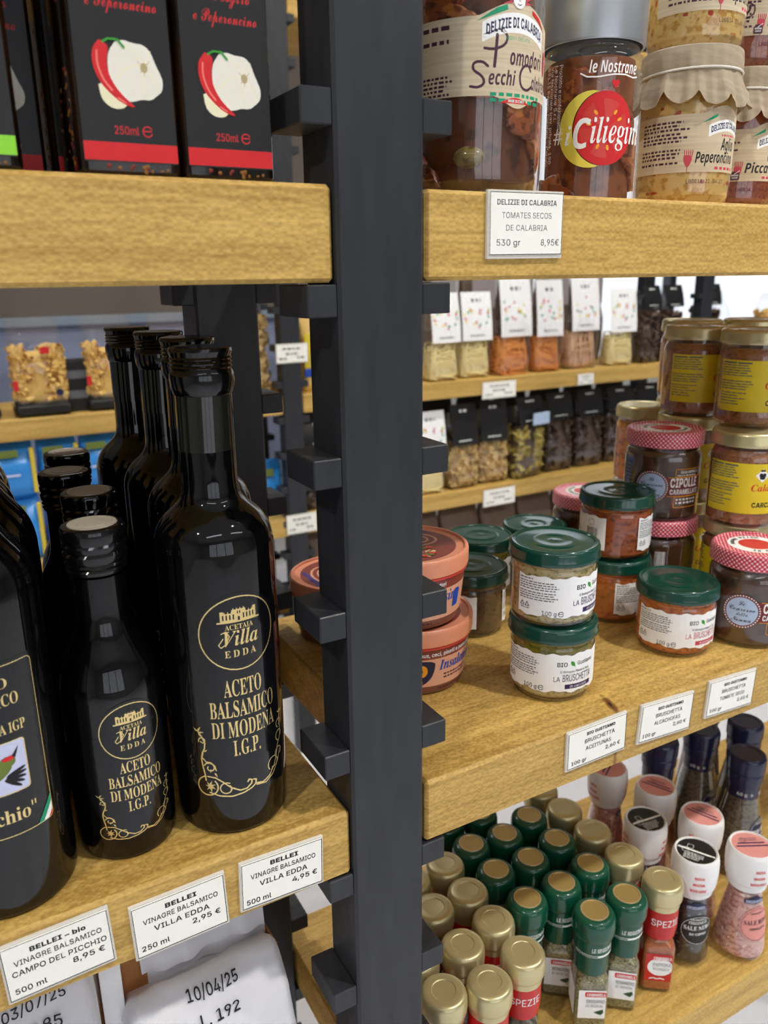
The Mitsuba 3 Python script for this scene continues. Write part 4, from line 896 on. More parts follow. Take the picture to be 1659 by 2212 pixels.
AGL = [(0, .0014), (.0240, .0008), (.0270, 0), (.0312, .0030), (.0334, .0090), (.0340, .0160), (.0340, .0700), (.0335, .0760), (.0315, .0800), (.0305, .0820), (.0305, .0900)]
def paper_jar(m, name_lines, seed, hand_a):
    k = Kit()
    jar_glass(k, AGL, 64); fill(k, AGL, .0800, m)
    k.add('lid', lathe([(.0300, .0880), (.0330, .0880), (.0332, .0895), (.0332, .1040), (.0322, .1050), (0, .1050)], 48), 'm_gold_cap', 40)
    # paper cover: flat top, pleated side, flared scalloped skirt under the string
    q = random.Random(seed); n = 180; V, F = [], []
    rows = [(.012, .1062, 0), (.0335, .1062, 0), (.0348, .1050, .1), (.0352, .0980, .5), (.0347, .0910, .8), (.0344, .0900, .6), (.0362, .0850, 1.0), (.0392, .0780, 1.6), (.0412, .0735, 2.2)]
    V.append((0, 0, .1063))
    for i, (r, z, pl) in enumerate(rows):
        for j in range(n):
            a = 2 * math.pi * j / n
            w = math.sin(a * 13 + 1.3 * math.sin(a * 3 + seed)) * .6 + math.sin(a * 29 + seed) * .4
            rr_ = r + .0009 * pl * w
            zz = z
            if i >= 6:
                sc = abs(math.sin(a * 5.5 + seed)) ** .6
                f = (i - 5) / 3
                zz = z + .0030 * f - .0095 * f * sc + .0012 * f * math.sin(a * 3 + seed); rr_ += .0010 * f * math.sin(a * 2 + seed)
            V.append((rr_ * math.cos(a), rr_ * math.sin(a), zz))
    for j in range(n): F.append((0, 1 + j, 1 + (j + 1) % n))
    for i in range(len(rows) - 1):
        for j in range(n):
            a, b = 1 + i * n + j, 1 + i * n + (j + 1) % n
            F += [(a, a + n, b + n), (a, b + n, b)]
    k.add('paper_cover', trimesh.Trimesh(np.array(V), np.array(F), process=False), 'm_kraft', 50, 'brown paper cover with scalloped edge')
    an = np.linspace(0, 2 * math.pi, 90, endpoint=False)
    k.add('string', tube([(.0354 * math.cos(a), .0354 * math.sin(a), .0903 + .0010 * math.sin(a * 1 + seed)) for a in an], .0008, 6, True), 'm_twine', True)
    C = lambda off: on_cyl(.0340, -100, off)
    lab = Polygon([(-.066, .0240), (.06, .0240), (.06, .0620)] + [(x, .0620 + .0055 * math.cos((x - .006) / .017 * math.pi / 2)) for x in np.linspace(.022, -.010, 12)] + [(-.014, .0620), (-.066, .0620)])
    k.add('label', decal(lab, C(.0002), .002), 'm_kraft_label', True)
    ban, let = delizie_banner(C, .0100, .0515, 1.0)
    k.add('banner', decal(ban.buffer(.0005), C(.0004), .003), 'm_ink_white', True)
    k.add('banner__lettering', decal(let, C(.0006), .004), 'm_ink_navy', False)
    k.add('swoosh', decal(Polygon([(-.0120, .0560), (-.0040, .0605), (-.0010, .0620), (-.0010, .0600), (-.0050, .0582)]), C(.0005), .003), 'm_ink_teal', False)
    k.add('lettering', decal([txt(name_lines[0], .0078, .0040, .0385, 'l', .0150, 'sansbi'), txt(name_lines[1], .0072, -.0150, .0300, 'l', .0340, 'sansbi')], C(.0004), .004), 'm_ink', False)
    k.add('tagline', decal([dashes(.000, .022, .0275, 1, .003, .0018, 3, 0, (.002, .004)), dashes(.004, .018, .0488, 1, .003, .0012, 4, 0, (.001, .003))], C(.0004), .003), 'm_ink_pink', False)
    k.add('small_print', decal([dashes(-.056, -.019, .0578, 3, .0024, .0014, 5, .25), dashes(-.056, -.019, .0500, 3, .0024, .0014, 6, .25), dashes(-.056, -.024, .0395, 3, .0024, .0014, 7, .15), dashes(-.056, -.026, .0310, 1, .0024, .0014, 8, .1)], C(.0004), .003), 'm_ink_plum', False)
    h = union_all([Polygon(rounded([(-.0225, .0350), (-.0185, .0352), (-.0170, .0330), (-.0178, .0300), (-.0200, .0262), (-.0222, .0300), (-.0232, .0330), (-.0225, .0350)], .25, 2)), stroke([(-.020, .0268), (-.020, .0238)], .0004)] + [stroke([(-.0222 + i * .0012, .034), (-.0224 + i * .0014, .0382)], .0006) for i in range(5)])
    k.add('hand_print', decal(h, C(.0005), .003), 'm_ink_pink', False)
    if hand_a:
        k.add('round_stamp', decal([ring(-.0300, .0415, .0050, .0050, .0008), Polygon([(-.031, .0385), (-.0290, .0400), (-.0280, .0430), (-.0290, .0450), (-.0302, .0440), (-.0295, .0420), (-.0320, .0395)])], C(.0007), .003), 'm_ink_plum', False)
        k.add('pot_stamp', decal([rbox(-.0250, .0250, -.0185, .0300, .0008), rbox(-.0240, .0300, -.0195, .0312, .0004)], C(.0007), .003), 'm_ink_plum', False)
        k.add('pot_stamp__lettering', decal([txt('SPREAD', .0012, -.0218, .0278, 'c', .0052, 'inter', 800), txt('SAUCE', .0012, -.0218, .0260, 'c', .0044, 'inter', 800), stroke([(-.0222, .0294), (-.0186, .0318)], .0005)], C(.0009), .003), 'm_ink_white', False)
    k.add('batch_code', decal(txt('L0081A 21.04.27', .0026, -.0200, .0165, 'l', .0290, 'mono'), on_rev(np.array(AGL)[1:], -100, .0004, .034), .004), 'm_ink_plum', False)
    return k
agl = paper_jar('m_garlic_chili', ('Aglio', 'Peperoncino'), 3, False)
red = paper_jar('m_chili_red', ('Crema', 'Piccante'), 5, True)
place(agl, 'preserve_jar', 'jar of yellow garlic and chili with brown paper cover, lower one of its stack', 'jar', (.3260, .0720, UP), 0)
place(agl, 'preserve_jar', 'jar of yellow garlic and chili, upper one cut by the top of the picture', 'jar', (.3400, .0840, UP + .1066), 22)
place(red, 'preserve_jar', 'jar of red chili spread with brown paper cover at the right edge, lower one', 'jar', (.4140, .0985, UP), 0)
place(red, 'preserve_jar', 'jar of red chili spread at the right edge, upper one of its stack', 'jar', (.4270, .1090, UP + .1066), 10)

# ------------------------------------------------------------------ spice jars on the low board
def spice_jar(m_fill, green, herb, sub, tag_m, half=.0157):
    k = Kit()
    body_ = [(half - .0020, .0040, 0), (half - .0004, .0055, .0012), (half, .0060, .0040), (half, .0060, .0520), (half - .0006, .0075, .0560), (half - .0026, .0095, .0610), (half - .0040, .0110, .0650)]
    k.add('glass', squares(body_, 6), 'm_glass', 40)
    ins = [(h - .0013, max(r - .0008, .003), z) for h, r, z in [(half - .0012, .0055, .0030)] + body_[2:6]]
    k.add('filling', squares(ins, 6), m_fill, 40)
    if green:
        k.add('sleeve', lathe([(.0146, .0640), (.0156, .0645), (.0158, .0660), (.0158, .0840), (.0167, .0850), (.0168, .1060)], 40), 'm_green_cap', 35)
        k.add('cap', lathe(rounded([(.0166, .1030), (.0186, .1034), (.0197, .1060), (.0199, .1140), (.0192, .1218), (.0160, .1250), (.0122, .1252)], .25, 2).tolist() + [(.0118, .1248)], 48), 'm_green_cap', 40)
        k.add('cap_disc', lathe([(.0128, .1250), (.0126, .1256), (.0114, .1256), (.0112, .1252), (0, .1251)], 40), 'm_gold_disc', 30, 'round gold disc set into the green cap')
        k.add('cap_disc__rim', lathe([(.0130, .1252), (.0128, .1258), (.0116, .1258), (.0114, .1254)], 40), 'm_gold_ring', 30)
        S = lambda off: on_cyl(.0168, -118, off)
        k.add('lettering', decal([txt('LE REGIONALI', .0044, .0045, .0925, 'l', .0250, 'inter', 620), sbox(-.012, .0885, .030, .0890), sbox(-.012, .0868, .030, .0872), sbox(-.012, .0868, -.0114, .0890), sbox(.0100, .0868, .030, .0890)], S(.0003), .003), 'm_ink_white', False)
    else:
        k.add('neck', lathe([(.0150, .0640), (.0158, .0645), (.0160, .0660), (.0160, .0720)], 40), 'm_red_sleeve', 35)
        k.add('sleeve', lathe([(.0158, .0700), (.0168, .0712), (.0171, .0760), (.0171, .0985)], 40), 'm_red_sleeve', 35, 'red paper sleeve under the cap')
        k.add('cap', lathe([(.0168, .0975), (.0174, .0978), (.0176, .0985), (.0176, .1040)] + rounded([(.0176, .1040), (.0190, .1048), (.0198, .1080), (.0199, .1160), (.0192, .1225), (.0165, .1250), (.0105, .1251)], .25, 2).tolist() + [(.0100, .1246), (.0095, .1244), (0, .1243)], 48), 'm_gold_cap', 40)
        S = lambda off: on_cyl(.0171, -127, off)
        k.add('lettering', decal([txt('SPEZIE', .0075, 0, .0815, 'l', .0280, 'inter', 480)], S(.0003), .003), 'm_ink_white', False)
    P = on_plane((0, -half, 0), (1, 0, 0), (0, 0, 1), .0003)
    W_ = half - .0030
    k.add('label', decal(rbox(-W_, .0150, W_, .0480, .0006), P), 'm_white_paper' if green else 'm_red_sleeve', False)
    P2 = on_plane((0, -half, 0), (1, 0, 0), (0, 0, 1), .0005)
    if not green:
        k.add('label__panel', decal(ell(.0015, .0325, W_ * .95, .0105).intersection(sbox(-W_, 0, W_, 1)), P2), 'm_white_paper', False)
        k.add('label__chili_print', decal([affinity.rotate(ell(-.006 + i * .0035, .0185, .0026, .0007), 20 * (-1) ** i) for i in range(4)], P2), 'm_ink_white', False)
    k.add('label__banner', decal(rbox(-W_ * .55, .0405, W_, .0462, .0016), P2), 'm_ink_red', False)
    P3 = on_plane((0, -half, 0), (1, 0, 0), (0, 0, 1), .0007)
    k.add('label__banner__lettering' if False else 'brand_lettering', decal(txt('CANNAMELA', .0034, -W_ * .42, .0417, 'l', W_ * 1.36, 'inter', 800), P3), 'm_ink_white', False)
    k.add('label__lettering', decal([txt(herb, .0040, -.0055, .0335, 'l', W_ + .0045, 'inter', 480), txt(sub, .0028, -.0055, .0288, 'l', W_ + .003, 'inter', 430)], P3), 'm_ink_grey', False)
    if green: k.add('label__island_print', decal(Polygon([(.0020, .0225), (.0065, .0245), (.0105, .0262), (.0110, .0225), (.0085, .0195), (.0050, .0210)]), P3), 'm_green_cap', False)
    k.add('side_label', decal(sbox(-W_, .0150, W_, .0480), on_plane((-half, 0, 0), (0, -1, 0), (0, 0, 1), .0003)), 'm_white_paper' if green else 'm_red_sleeve', False)
    return k
ori = spice_jar('m_herbs', True, 'ORIGANO', 'DI SICILIA', None)
ros = spice_jar('m_herbs', True, 'ROSMARINO', 'DI SICILIA', None)
pap = spice_jar('m_paprika', False, 'PAPRIKA', 'AFFUMICATA', None)
pep = spice_jar('m_pepper', False, 'PEPE', 'NERO', None)
q = random.Random(9)
N5, N3 = ['first', 'second', 'third', 'fourth', 'fifth'], ['first', 'second', 'third']
GREEN = [(.270, .050), (.311, .050), (.268, .093), (.310, .098), (.226, .093), (.264, .1345), (.2235, .1385), (.306, .143), (.2640, .1770), (.2240, .1815), (.3050, .1870), (.2620, .2190), (.2220, .2250)]
gl = ['origano jar with green cap at the very front of the spice jars', 'rosmarino jar with green cap in the front row beside the red paprika jar']
for i, (x, y) in enumerate(GREEN):
    if i < 2: place(ori if i == 0 else ros, 'spice_jar', gl[i], 'spice jar', (x, y, LOW), (-32, -40)[i])
    elif i == 2: place(ros, 'spice_jar', 'green-capped rosmarino jar in the second row, behind the origano jar', 'spice jar', (x, y, LOW), -38)
    elif i == 4: place(ros, 'spice_jar', 'green-capped spice jar in the second row next to the gold caps', 'spice jar', (x, y, LOW), -36)
    else: place(ros, 'spice_jar', f'green-capped spice jar, {N5[round((y - .05) / .0425)]} from the front, {N3[round((.309 - x) / .0425)]} row left of the paprika', 'spice jar', (x, y, LOW), q.uniform(-40, -32), group='green-capped spice jars behind the front ones')
REDC = [(.357, .0475, pap, 'paprika jar with gold cap and red sleeve beside the black salt grinder'), (.350, .0915, pap, 'gold-capped spice jar directly behind the paprika jar'), (.3485, .1350, pap, 'gold-capped spice jar third in the paprika row'), (.347, .1780, pap, 'gold-capped spice jar fourth in the paprika row'), (.348, .2190, pap, 'gold-capped spice jar at the back of the paprika row, cut by the board')]
for x, y, k, l in REDC: place(k, 'spice_jar', l, 'spice jar', (x, y, LOW), -37)
GOLD = [(.184, .047), (.140, .0365), (.1835, .0890), (.1430, .0800), (.1020, .0480), (.1840, .1300), (.1440, .1290), (.1850, .1715), (.1440, .1700), (.1020, .0900), (.1020, .1320)]
gl = ['gold-capped pepper jar at the front left of the spices, nearest the green caps', 'gold-capped pepper jar lowest in the picture at the front of the spices', None, None, 'gold-capped jar cut by the dark post at the bottom']
for i, (x, y) in enumerate(GOLD):
    l = gl[i] if i < len(gl) and gl[i] else None
    place(pep, 'spice_jar', l or f'gold-capped spice jar, {N5[round((y - .045) / .0420)]} from the front, {N3[round((.184 - x) / .041)]} row left of the green caps', 'spice jar', (x, y, LOW), q.uniform(-40, -33), group=None if l else 'gold-capped spice jars beside the post')

def grinder(m_fill, m_cap, disc, ink, r, neck, hb, ht, label_m, words, red_print=True):
    k = Kit()
    P_ = rounded([(0, .0020), (r - .0050, .0012), (r - .0025, 0), (r - .0006, .0020), (r, .0060), (r - .0003, .0150), (r - .0020, .0300), (neck + (r - neck) * .45, hb * .62), (neck + .0012, hb * .82), (neck, hb * .92), (neck, hb)], .25, 2)
    k.add('glass', lathe(P_, 48), 'm_glass', 40)
    fp = [(0, .0062)] + [(max(p[0] - .0014, .001), p[1]) for p in P_ if .0062 < p[1] < hb * .97] + [(0, hb * .97)]
    k.add('filling', lathe(fp, 40), m_fill, 40)
    rg_ = random.Random(5)
    if red_print:
        c = ht - hb; cr = neck + .0062
        V = rounded([(neck + .0015, hb), (neck + .0028, hb + .002), (neck + .0030, hb + c * .16), (cr - .0010, hb + c * .22), (cr, hb + c * .45), (cr + .0004, hb + c * .75), (cr - .0006, hb + c * .93), (cr - .0022, ht)], .2, 1).tolist() + [(cr - .0030, ht), (cr - .0034, ht - .0012), (0, ht - .0012)]
        m = lathe(V, 96); v = np.array(m.vertices); rad_ = np.hypot(v[:, 0], v[:, 1]); band_ = (v[:, 2] > hb + c * .25) & (v[:, 2] < hb + c * .85) & (rad_ > neck)
        f = np.where(band_, 1 - .010 * (np.arange(len(v)) % 2), 1.0); v[:, :2] *= f[:, None]
        k.add('cap', trimesh.Trimesh(v, m.faces, process=False), m_cap, 40)
        D = lambda off: on_plane((0, 0, ht - .0012), (1, 0, 0), (0, 1, 0), off)
        k.add('cap_label', decal(ell(0, 0, cr - .0040, cr - .0040), D(.0002)), disc, False)
        R1 = cr - .0046
        if disc == 'm_black_card':
            k.add('cap_label__print', decal([affinity.rotate(g_, -62) for g_ in (sbox(-R1 * .9, -.0030, R1 * .9, -.0010), sbox(-R1 * .95, .0006, R1 * .7, .0030))] + [affinity.rotate(rbox(-.010, .0045, -.004, .0110, .001).difference(rbox(-.0096, .0049, -.0044, .0106, .0008)), -62), affinity.rotate(rbox(-.0025, .0045, .0035, .0110, .001).difference(rbox(-.0021, .0049, .0031, .0106, .0008)), -62)] + [affinity.rotate(dashes(-.010, .010, -.0052, 5, .0022, .0009, 3, .3), -62, origin=(0, 0))], D(.0004)), 'm_ink_white', False)
        else:
            k.add('cap_label__print', decal([affinity.rotate(sbox(-R1 * .92, -.0026, R1 * .92, -.0008), -40), affinity.rotate(sbox(-R1 * .6, .0008, R1 * .9, .0026), -40), affinity.rotate(ring(-.006, .0075, .0035, .0035, .0003), -40, origin=(0, 0)), affinity.rotate(dashes(-.008, .010, .0105, 3, .0018, .0006, 3, .3), -40, origin=(0, 0))], D(.0004)), 'm_ink_purple', False)
        VR = lambda a, off: on_rev(np.array(V[:-3]), a, off, cr)
        for a in (-128, -8, 112):
            k.add('lettering', decal([txt(s_, .0032, 0, hb + c * (.62 - i * .17), 'c', w_, 'inter', 800) for i, (s_, w_) in enumerate((('NUOVA', .0095), ('MACINA', .0115), ('REGOLABILE', .0165)))], VR(a, .0004), .003), 'm_ink_red', False)
    else:
        c = ht - hb; cr = neck + .0030
        V = [(neck + .0008, hb - .016), (neck + .0012, hb - .015), (neck + .0012, hb + .001), (cr - .0006, hb + .002), (cr, hb + .003), (cr, hb + c * .35), (cr - .0008, hb + c * .40), (cr + .0010, hb + c * .46), (cr + .0012, hb + c * .86), (cr - .0002, hb + c * .96), (cr - .0020, ht), (cr - .0060, ht), (cr - .0064, ht - .0008), (0, ht - .0008)]
        k.add('cap', lathe(V, 56), m_cap, 35)
        k.add('cap__print', decal([txt(s_, .0040, x_, hb - .011, 'c', None, 'inter', 600) for s_, x_ in (('60 g', -.012), ('e', -.001), ('CE', .012))], on_cyl(neck + .0012, -110, .0003), .003), 'm_ink_white', False)
        k.add('barcode_label', decal(sbox(.026, hb - .0150, .0420, hb + .0005), on_cyl(neck + .0012, -110, .0003), .002), 'm_white_paper', True)
        k.add('barcode_label__bars', decal(barcode(.0270, hb - .0135, .0410, hb - .001, 3), on_cyl(neck + .0012, -110, .0005), .002), 'm_ink', False)
    A = -112 if red_print else -75
    BR = lambda off: on_rev(np.array(P_)[4:], A, off, r - .003)
    zc, rl = (.0470, .0200) if red_print else (.0480, .0200)
    rl = min(rl, r * .80); zc = hb * .56 if red_print else hb * .50
    k.add('label', decal(ell(0, zc, rl, rl * .92), BR(.0004), .002), label_m, True)
    if words:
        k.add('label__lettering', decal([txt(words[0], .0030, 0, zc + .0075, 'c', rl * 1.1, 'inter', 700), txt(words[1], .0046, 0, zc + .0005, 'c', rl * 1.6, 'serif'), txt(words[2], .0026, 0, zc - .0055, 'c', rl * .95, 'inter', 700), ring(0, zc, rl * .93, rl * .86, .0004), txt('CON MACINELLO', .0018, 0, zc + .0118, 'c', rl * .95, 'inter', 700)], BR(.0007), .003), ink, False)
    if red_print:
        NR = lambda off: on_rev(np.array(P_)[4:], -122, off, neck)
        k.add('neck_label', decal(union_all([rbox(-.0105, hb * .845, .0105, hb * .905, .0015), ell(0, hb * .905, .006, .0035)]), NR(.0006), .002), 'm_ink_navy', True)
        k.add('neck_label__lettering', decal(txt('DROGHERIA', .0032, 0, hb * .857, 'c', .0175, 'inter', 700), NR(.0009), .003), 'm_ink_lilac', False)
    return k
nero = grinder('m_black_salt', 'm_white_plastic', 'm_black_card', 'm_ink_white', .0228, .0168, .082, .1275, 'm_black_card', ('FIOCCHI DI', 'SALE NERO', 'DI CIPRO'))
rosa = grinder('m_pink_salt', 'm_white_plastic', 'm_pink_label', 'm_ink_plum', .0262, .0168, .082, .1275, 'm_pink_label', ('', 'SALE ROSA', 'HIMALAYA'))
navy = grinder('m_pepper', 'm_navy_cap', None, 'm_ink_white', .0300, .0172, .118, .1540, 'm_ink_navy', ('', 'PEPE', 'NERO'), False)
navy_chili = grinder('m_chili_whole', 'm_navy_cap', None, 'm_ink_white', .0300, .0172, .118, .1540, 'm_ink_navy', None, False)
place(nero, 'salt_grinder', 'black salt grinder with white cap beside the paprika jar', 'grinder', (.4135, .0560, LOW), 0)
place(nero, 'salt_grinder', 'black-topped white salt grinder in the second row behind the gold caps', 'grinder', (.4070, .1170, LOW), 55)
place(rosa, 'salt_grinder', 'pink salt grinder with white cap, frontmost at the right edge', 'grinder', (.4690, .0340, LOW), 12)
place(rosa, 'salt_grinder', 'pink salt grinder with white cap, second from the front', 'grinder', (.4660, .0925, LOW), -30)
place(rosa, 'salt_grinder', 'pink salt grinder with white cap, third from the front', 'grinder', (.4615, .1525, LOW), -25)
place(rosa, 'salt_grinder', 'pink salt grinder turned with its barcode forward, at the back under the board', 'grinder', (.4400, .2060, LOW), 70)
for x, y, r_, k, l in [(.5700, .1180, 0, navy, 'frontmost at the right edge'), (.5690, .1810, -8, navy, 'in the middle of the pepper grinders'), (.6280, .1640, 20, navy, 'behind the frontmost one at the right edge'), (.5075, .1905, 100, navy_chili, 'filled with red chilies, leftmost'), (.6350, .2300, 30, navy_chili, 'filled with red chilies, at the back right')]:
    place(k, 'pepper_grinder', f'tall pepper grinder with navy cap, {l}', 'grinder', (x, y, LOW), r_)

# ------------------------------------------------------------------ paper bags on the low left board
def paper_bag(lines, flap, seed, w, ztop):
    k = Kit()
    prof = [(-.003, 0), (-.0045, .03), (-.006, .09), (-.005, .140), (.002, ztop - .056), (.014, ztop - .030), (.026, ztop - .011), (.034, ztop - .002), (.040, ztop), (.047, ztop - .006), (.054, ztop - .010), (.075, ztop - .014), (.086, ztop - .05), (.088, .10), (.086, 0)] if flap else [(-.003, 0), (-.0045, .03), (-.006, .09), (-.005, .165), (.004, .222), (.014, ztop - .008), (.020, ztop - .001), (.028, ztop), (.036, ztop - .006), (.044, ztop - .014), (.075, ztop - .018), (.086, ztop - .05), (.088, .10), (.086, 0)]
    P_ = rounded(prof, .25, 2)
    nx = 40; V, F = [], []
    for i in range(nx + 1):
        u = i / nx; x = (u - .5) * w
        e = max(0.0, abs(u - .5) * 2 - .86) / .14
        for y, z in P_:
            yy = .042 + (y - .042) * (1 - .28 * e ** 2)
            zz = z if z < .05 else z - .016 * e ** 2 * (z / .25)
            V.append((x, yy, zz))
    m_ = len(P_)
    for i in range(nx):
        for j in range(m_ - 1):
            a = i * m_ + j
            F += [(a, a + m_, a + m_ + 1), (a, a + m_ + 1, a + 1)]
    V = np.array(V)
    def crumple(V):
        V = np.array(V, float)
        amp = np.clip(V[:, 2] / .1, 0, 1) * .0016
        nz = meshkit.fbm(V * np.array([38, 30, 46]) + seed, 3, seed) - .5
        cr = np.abs(meshkit.fbm(V * np.array([24, 24, 60]) + seed * 3, 2, seed + 2) - .5)
        V[:, 1] += amp * 4.2 * nz - amp * 6.0 * cr; V[:, 2] += amp * nz * .8
        return V
    V = crumple(V)
    mid_ = len(V)
    c0, c1 = V[:m_].mean(0), V[-m_:].mean(0)
    V = np.vstack([V, c0, c1])
    for j in range(m_):
        F += [(mid_, j, (j + 1) % m_), (mid_ + 1, nx * m_ + (j + 1) % m_, nx * m_ + j)]
    k.add('body', trimesh.Trimesh(V, np.array(F), process=False), 'm_bag_paper', 50)
    Q = np.array([p for p in P_[:int(np.argmax(P_[:, 1])) + 1] if p[1] > .05])
    def onfront(s, t):
        z = ztop - .004 - t
        z = max(min(z, Q[:, 1].max()), .06)
        p = crumple([(s, float(np.interp(z, Q[:, 1], Q[:, 0])), z)])[0]
        return (p[0], p[1] - .0016, p[2] + .0008)
    k.add('lettering', decal([affinity.scale(g.segmentize(.002), 1, -1, origin=(0, 0)) for g in lines], onfront, .002), 'm_ink', False)
    if flap:
        g = []
        for i, (y, z0, z1, x0) in enumerate(((.0480, ztop + .0020, ztop + .080, -.038), (.0515, ztop - .010, ztop + .078, -.034))):
            n, V, F = 24, [], []
            for a in range(n + 1):
                x = x0 + (w / 2 - .006 + .002 * i - x0) * a / n
                for b in range(7):
                    z = z0 + (z1 - z0) * b / 6
                    V.append((x, y + .010 * (b / 6) + .0018 * math.sin(x * 130 + i + b * .5) + .0012 * math.sin(x * 320 + b), z + .0012 * math.sin(x * 90)))
            for a in range(n):
                for b in range(6):
                    c = a * 7 + b; F += [(c, c + 7, c + 8), (c, c + 8, c + 1)]
            mm = trimesh.Trimesh(np.array(V), np.array(F), process=False)
            back = mm.copy(); back.apply_translation([0, .0016, 0]); back.invert()
            g.append(cat_([mm, back]))
        k.add('folded_top', cat_(g), 'm_bag_paper', 50, 'folded down top of the bag')
        k.add('gusset', cbox(-w / 2 + .004, -.030, .0535, .0565, ztop - .03, ztop + .078, .0004), 'm_kraft_brown', False, 'brown paper lining')
        k.add('gusset', cbox(w / 2 - .0035, w / 2 - .002, .036, .080, ztop - .05, ztop - .008, .0004), 'm_kraft_brown', False, 'brown paper lining')
    return k
bag1 = paper_bag([txt('10/04/25', .0066, .0010, -.0075, 'c', .0350, 'inter', 520), txt('L. 192', .0068, .0020, -.0225, 'c', .0265, 'inter', 520)], True, 2, .110, .245)
bag2 = paper_bag([txt('03/07/25', .0066, .0190, -.0150, 'c', .0350, 'inter', 520), txt('L. 185', .0068, .0190, -.0300, 'c', .0265, 'inter', 520)], False, 6, .108, .300)
place(bag1, 'flour_bag', 'white paper flour bag with folded top, stamped 10/04/25', 'bag', (-.0870, .0160, LOW), 3)
place(bag2, 'flour_bag', 'white paper flour bag stamped 03/07/25 at the left edge', 'bag', (-.2110, .0240, LOW), 2)
kk = Kit(); kk.add('box', cbox(-.0065, .0065, -.075, .075, 0, .288, .001), 'm_red_pack', False); kk.add('edge_panel', cbox(-.0067, .0067, -.0755, -.073, .002, .286, .0003), 'm_white_paper', False)
place(kk, 'carton', 'narrow red and white carton between the two white paper bags', 'carton', (-.1475, .135, LOW))
kk = Kit(); kk.add('box', cbox(-.038, .038, -.060, .060, 0, .135, .0012), 'm_white_paper', False); kk.add('flap', cbox(-.037, .037, -.0625, -.0602, .085, .134, .0006), 'm_tag_card', False)
place(kk, 'carton', 'small white carton behind the flour bag near the dark post', 'carton', (-.0470, .2100, LOW))

# ------------------------------------------------------------------ packets on the far rack
def pillow(w, d, h, seed, top=.18, pinch=.82, n=24, m=14, rough=.006):
    """bag with a full base, narrowing in depth to a flat top"""
    V, F = [], []
    for i in range(m + 1):
        t = i / m
        hw = w / 2 * (1 - (1 - pinch) * t ** 2) * (1 - .05 * (1 - min(1, t * 8)))
        hd = max(d / 2 * (1 - .92 * max(0, (t - top) / (1 - top)) ** 1.6) * (1 - .25 * (1 - min(1, t * 6))), .0015)
        for j in range(n):
            a = 2 * math.pi * j / n
            c, s = math.cos(a), math.sin(a)
            V.append((hw * math.copysign(abs(c) ** .45, c), hd * math.copysign(abs(s) ** .45, s), h * t))
    V = np.array(V)
    nz = meshkit.fbm(V * 28 + seed * 5, 3, seed) - .5
    V[:, 1] += nz * rough * np.clip(V[:, 2] / h * 6, 0, 1); V[:, 0] += (meshkit.fbm(V * 22 + seed, 2, seed + 9) - .5) * rough
    V = np.vstack([V, [0, 0, 0], [0, 0, h]])
    for i in range(m):
        for j in range(n):
            a, b = i * n + j, i * n + (j + 1) % n
            F += [(a, b, b + n), (a, b + n, a + n)]
    for j in range(n): F += [(len(V) - 2, (j + 1) % n, j), (len(V) - 1, m * n + j, m * n + (j + 1) % n)]
    return trimesh.Trimesh(V, np.array(F), process=False)

def strands(w, d, h, cnt, seed, upright=.3, r=.0022, curl=.5):
    q = random.Random(seed); out = []
    for i in range(cnt):
        a = q.uniform(0, 2 * math.pi); z = q.uniform(.008, h * .9)
        an = math.pi / 2 if q.random() < upright else q.uniform(-.7, .7)
        L_, cv = q.uniform(.03, .08), q.uniform(-1, 1) * curl
        P_ = []
        for s in np.linspace(0, 1, 7):
            aa = a + math.cos(an + cv * s) * L_ * s / (w * .42); zz = min(max(z + math.sin(an + cv * s) * L_ * s, .004), h)
            t = zz / h; f = .94 - .12 * t
            c, s_ = math.cos(aa), math.sin(aa)
            P_.append((w / 2 * f * math.copysign(abs(c) ** .55, c), d / 2 * f * math.copysign(abs(s_) ** .55, s_) * (1 - .25 * t ** 2), zz))
        out.append(tube(P_, r, 4))
    return cat_(out)

def pieces(w, d, h, cnt, seed, r=.008, l=.026, bow=False):
    q = random.Random(seed); out = []
    for i in range(cnt):
        a = q.uniform(0, 2 * math.pi); z = q.uniform(.012, h * .95)
        m = lathe([(r * .75, -l / 2), (r * (.45 if bow else 1), 0), (r * .75, l / 2)], 8)
        if bow: m.apply_scale([1.5, .5, 1])
        m.apply_transform(trimesh.transformations.random_rotation_matrix(np.array([q.random(), q.random(), q.random()])))
        c, s_ = math.cos(a), math.sin(a); f = .86
        m.apply_translation((w / 2 * f * math.copysign(abs(c) ** .5, c), d / 2 * f * math.copysign(abs(s_) ** .5, s_), z))
        out.append(m)
    return cat_(out)

def header(w, h, z, lean, seed, kind):
    """folded card over the top of a bag: front and back leaf"""
    k = []
    n, V, F = 8, [], []
    f = lambda u: (-.016 - lean * math.sin(u * 1.4), z + h * (1 - u))
    for i in range(n + 1):
        y, zz = f(i / n)
        V += [(-w / 2, y, zz), (w / 2, y, zz), (w / 2, y + .0015, zz), (-w / 2, y + .0015, zz)]
    for i in range(n):
        for j in range(4):
            a, b = i * 4 + j, i * 4 + (j + 1) % 4
            F += [(a, a + 4, b + 4), (a, b + 4, b)]
    F += [(0, 1, 2), (0, 2, 3), (n * 4, n * 4 + 2, n * 4 + 1), (n * 4, n * 4 + 3, n * 4 + 2)]
    m = trimesh.Trimesh(np.array(V), np.array(F), process=False); m.fix_normals()
    def on(s, t):
        u = 1 - t / h
        y, zz = f(u)
        return (s, y - .0008, zz)
    return m, on

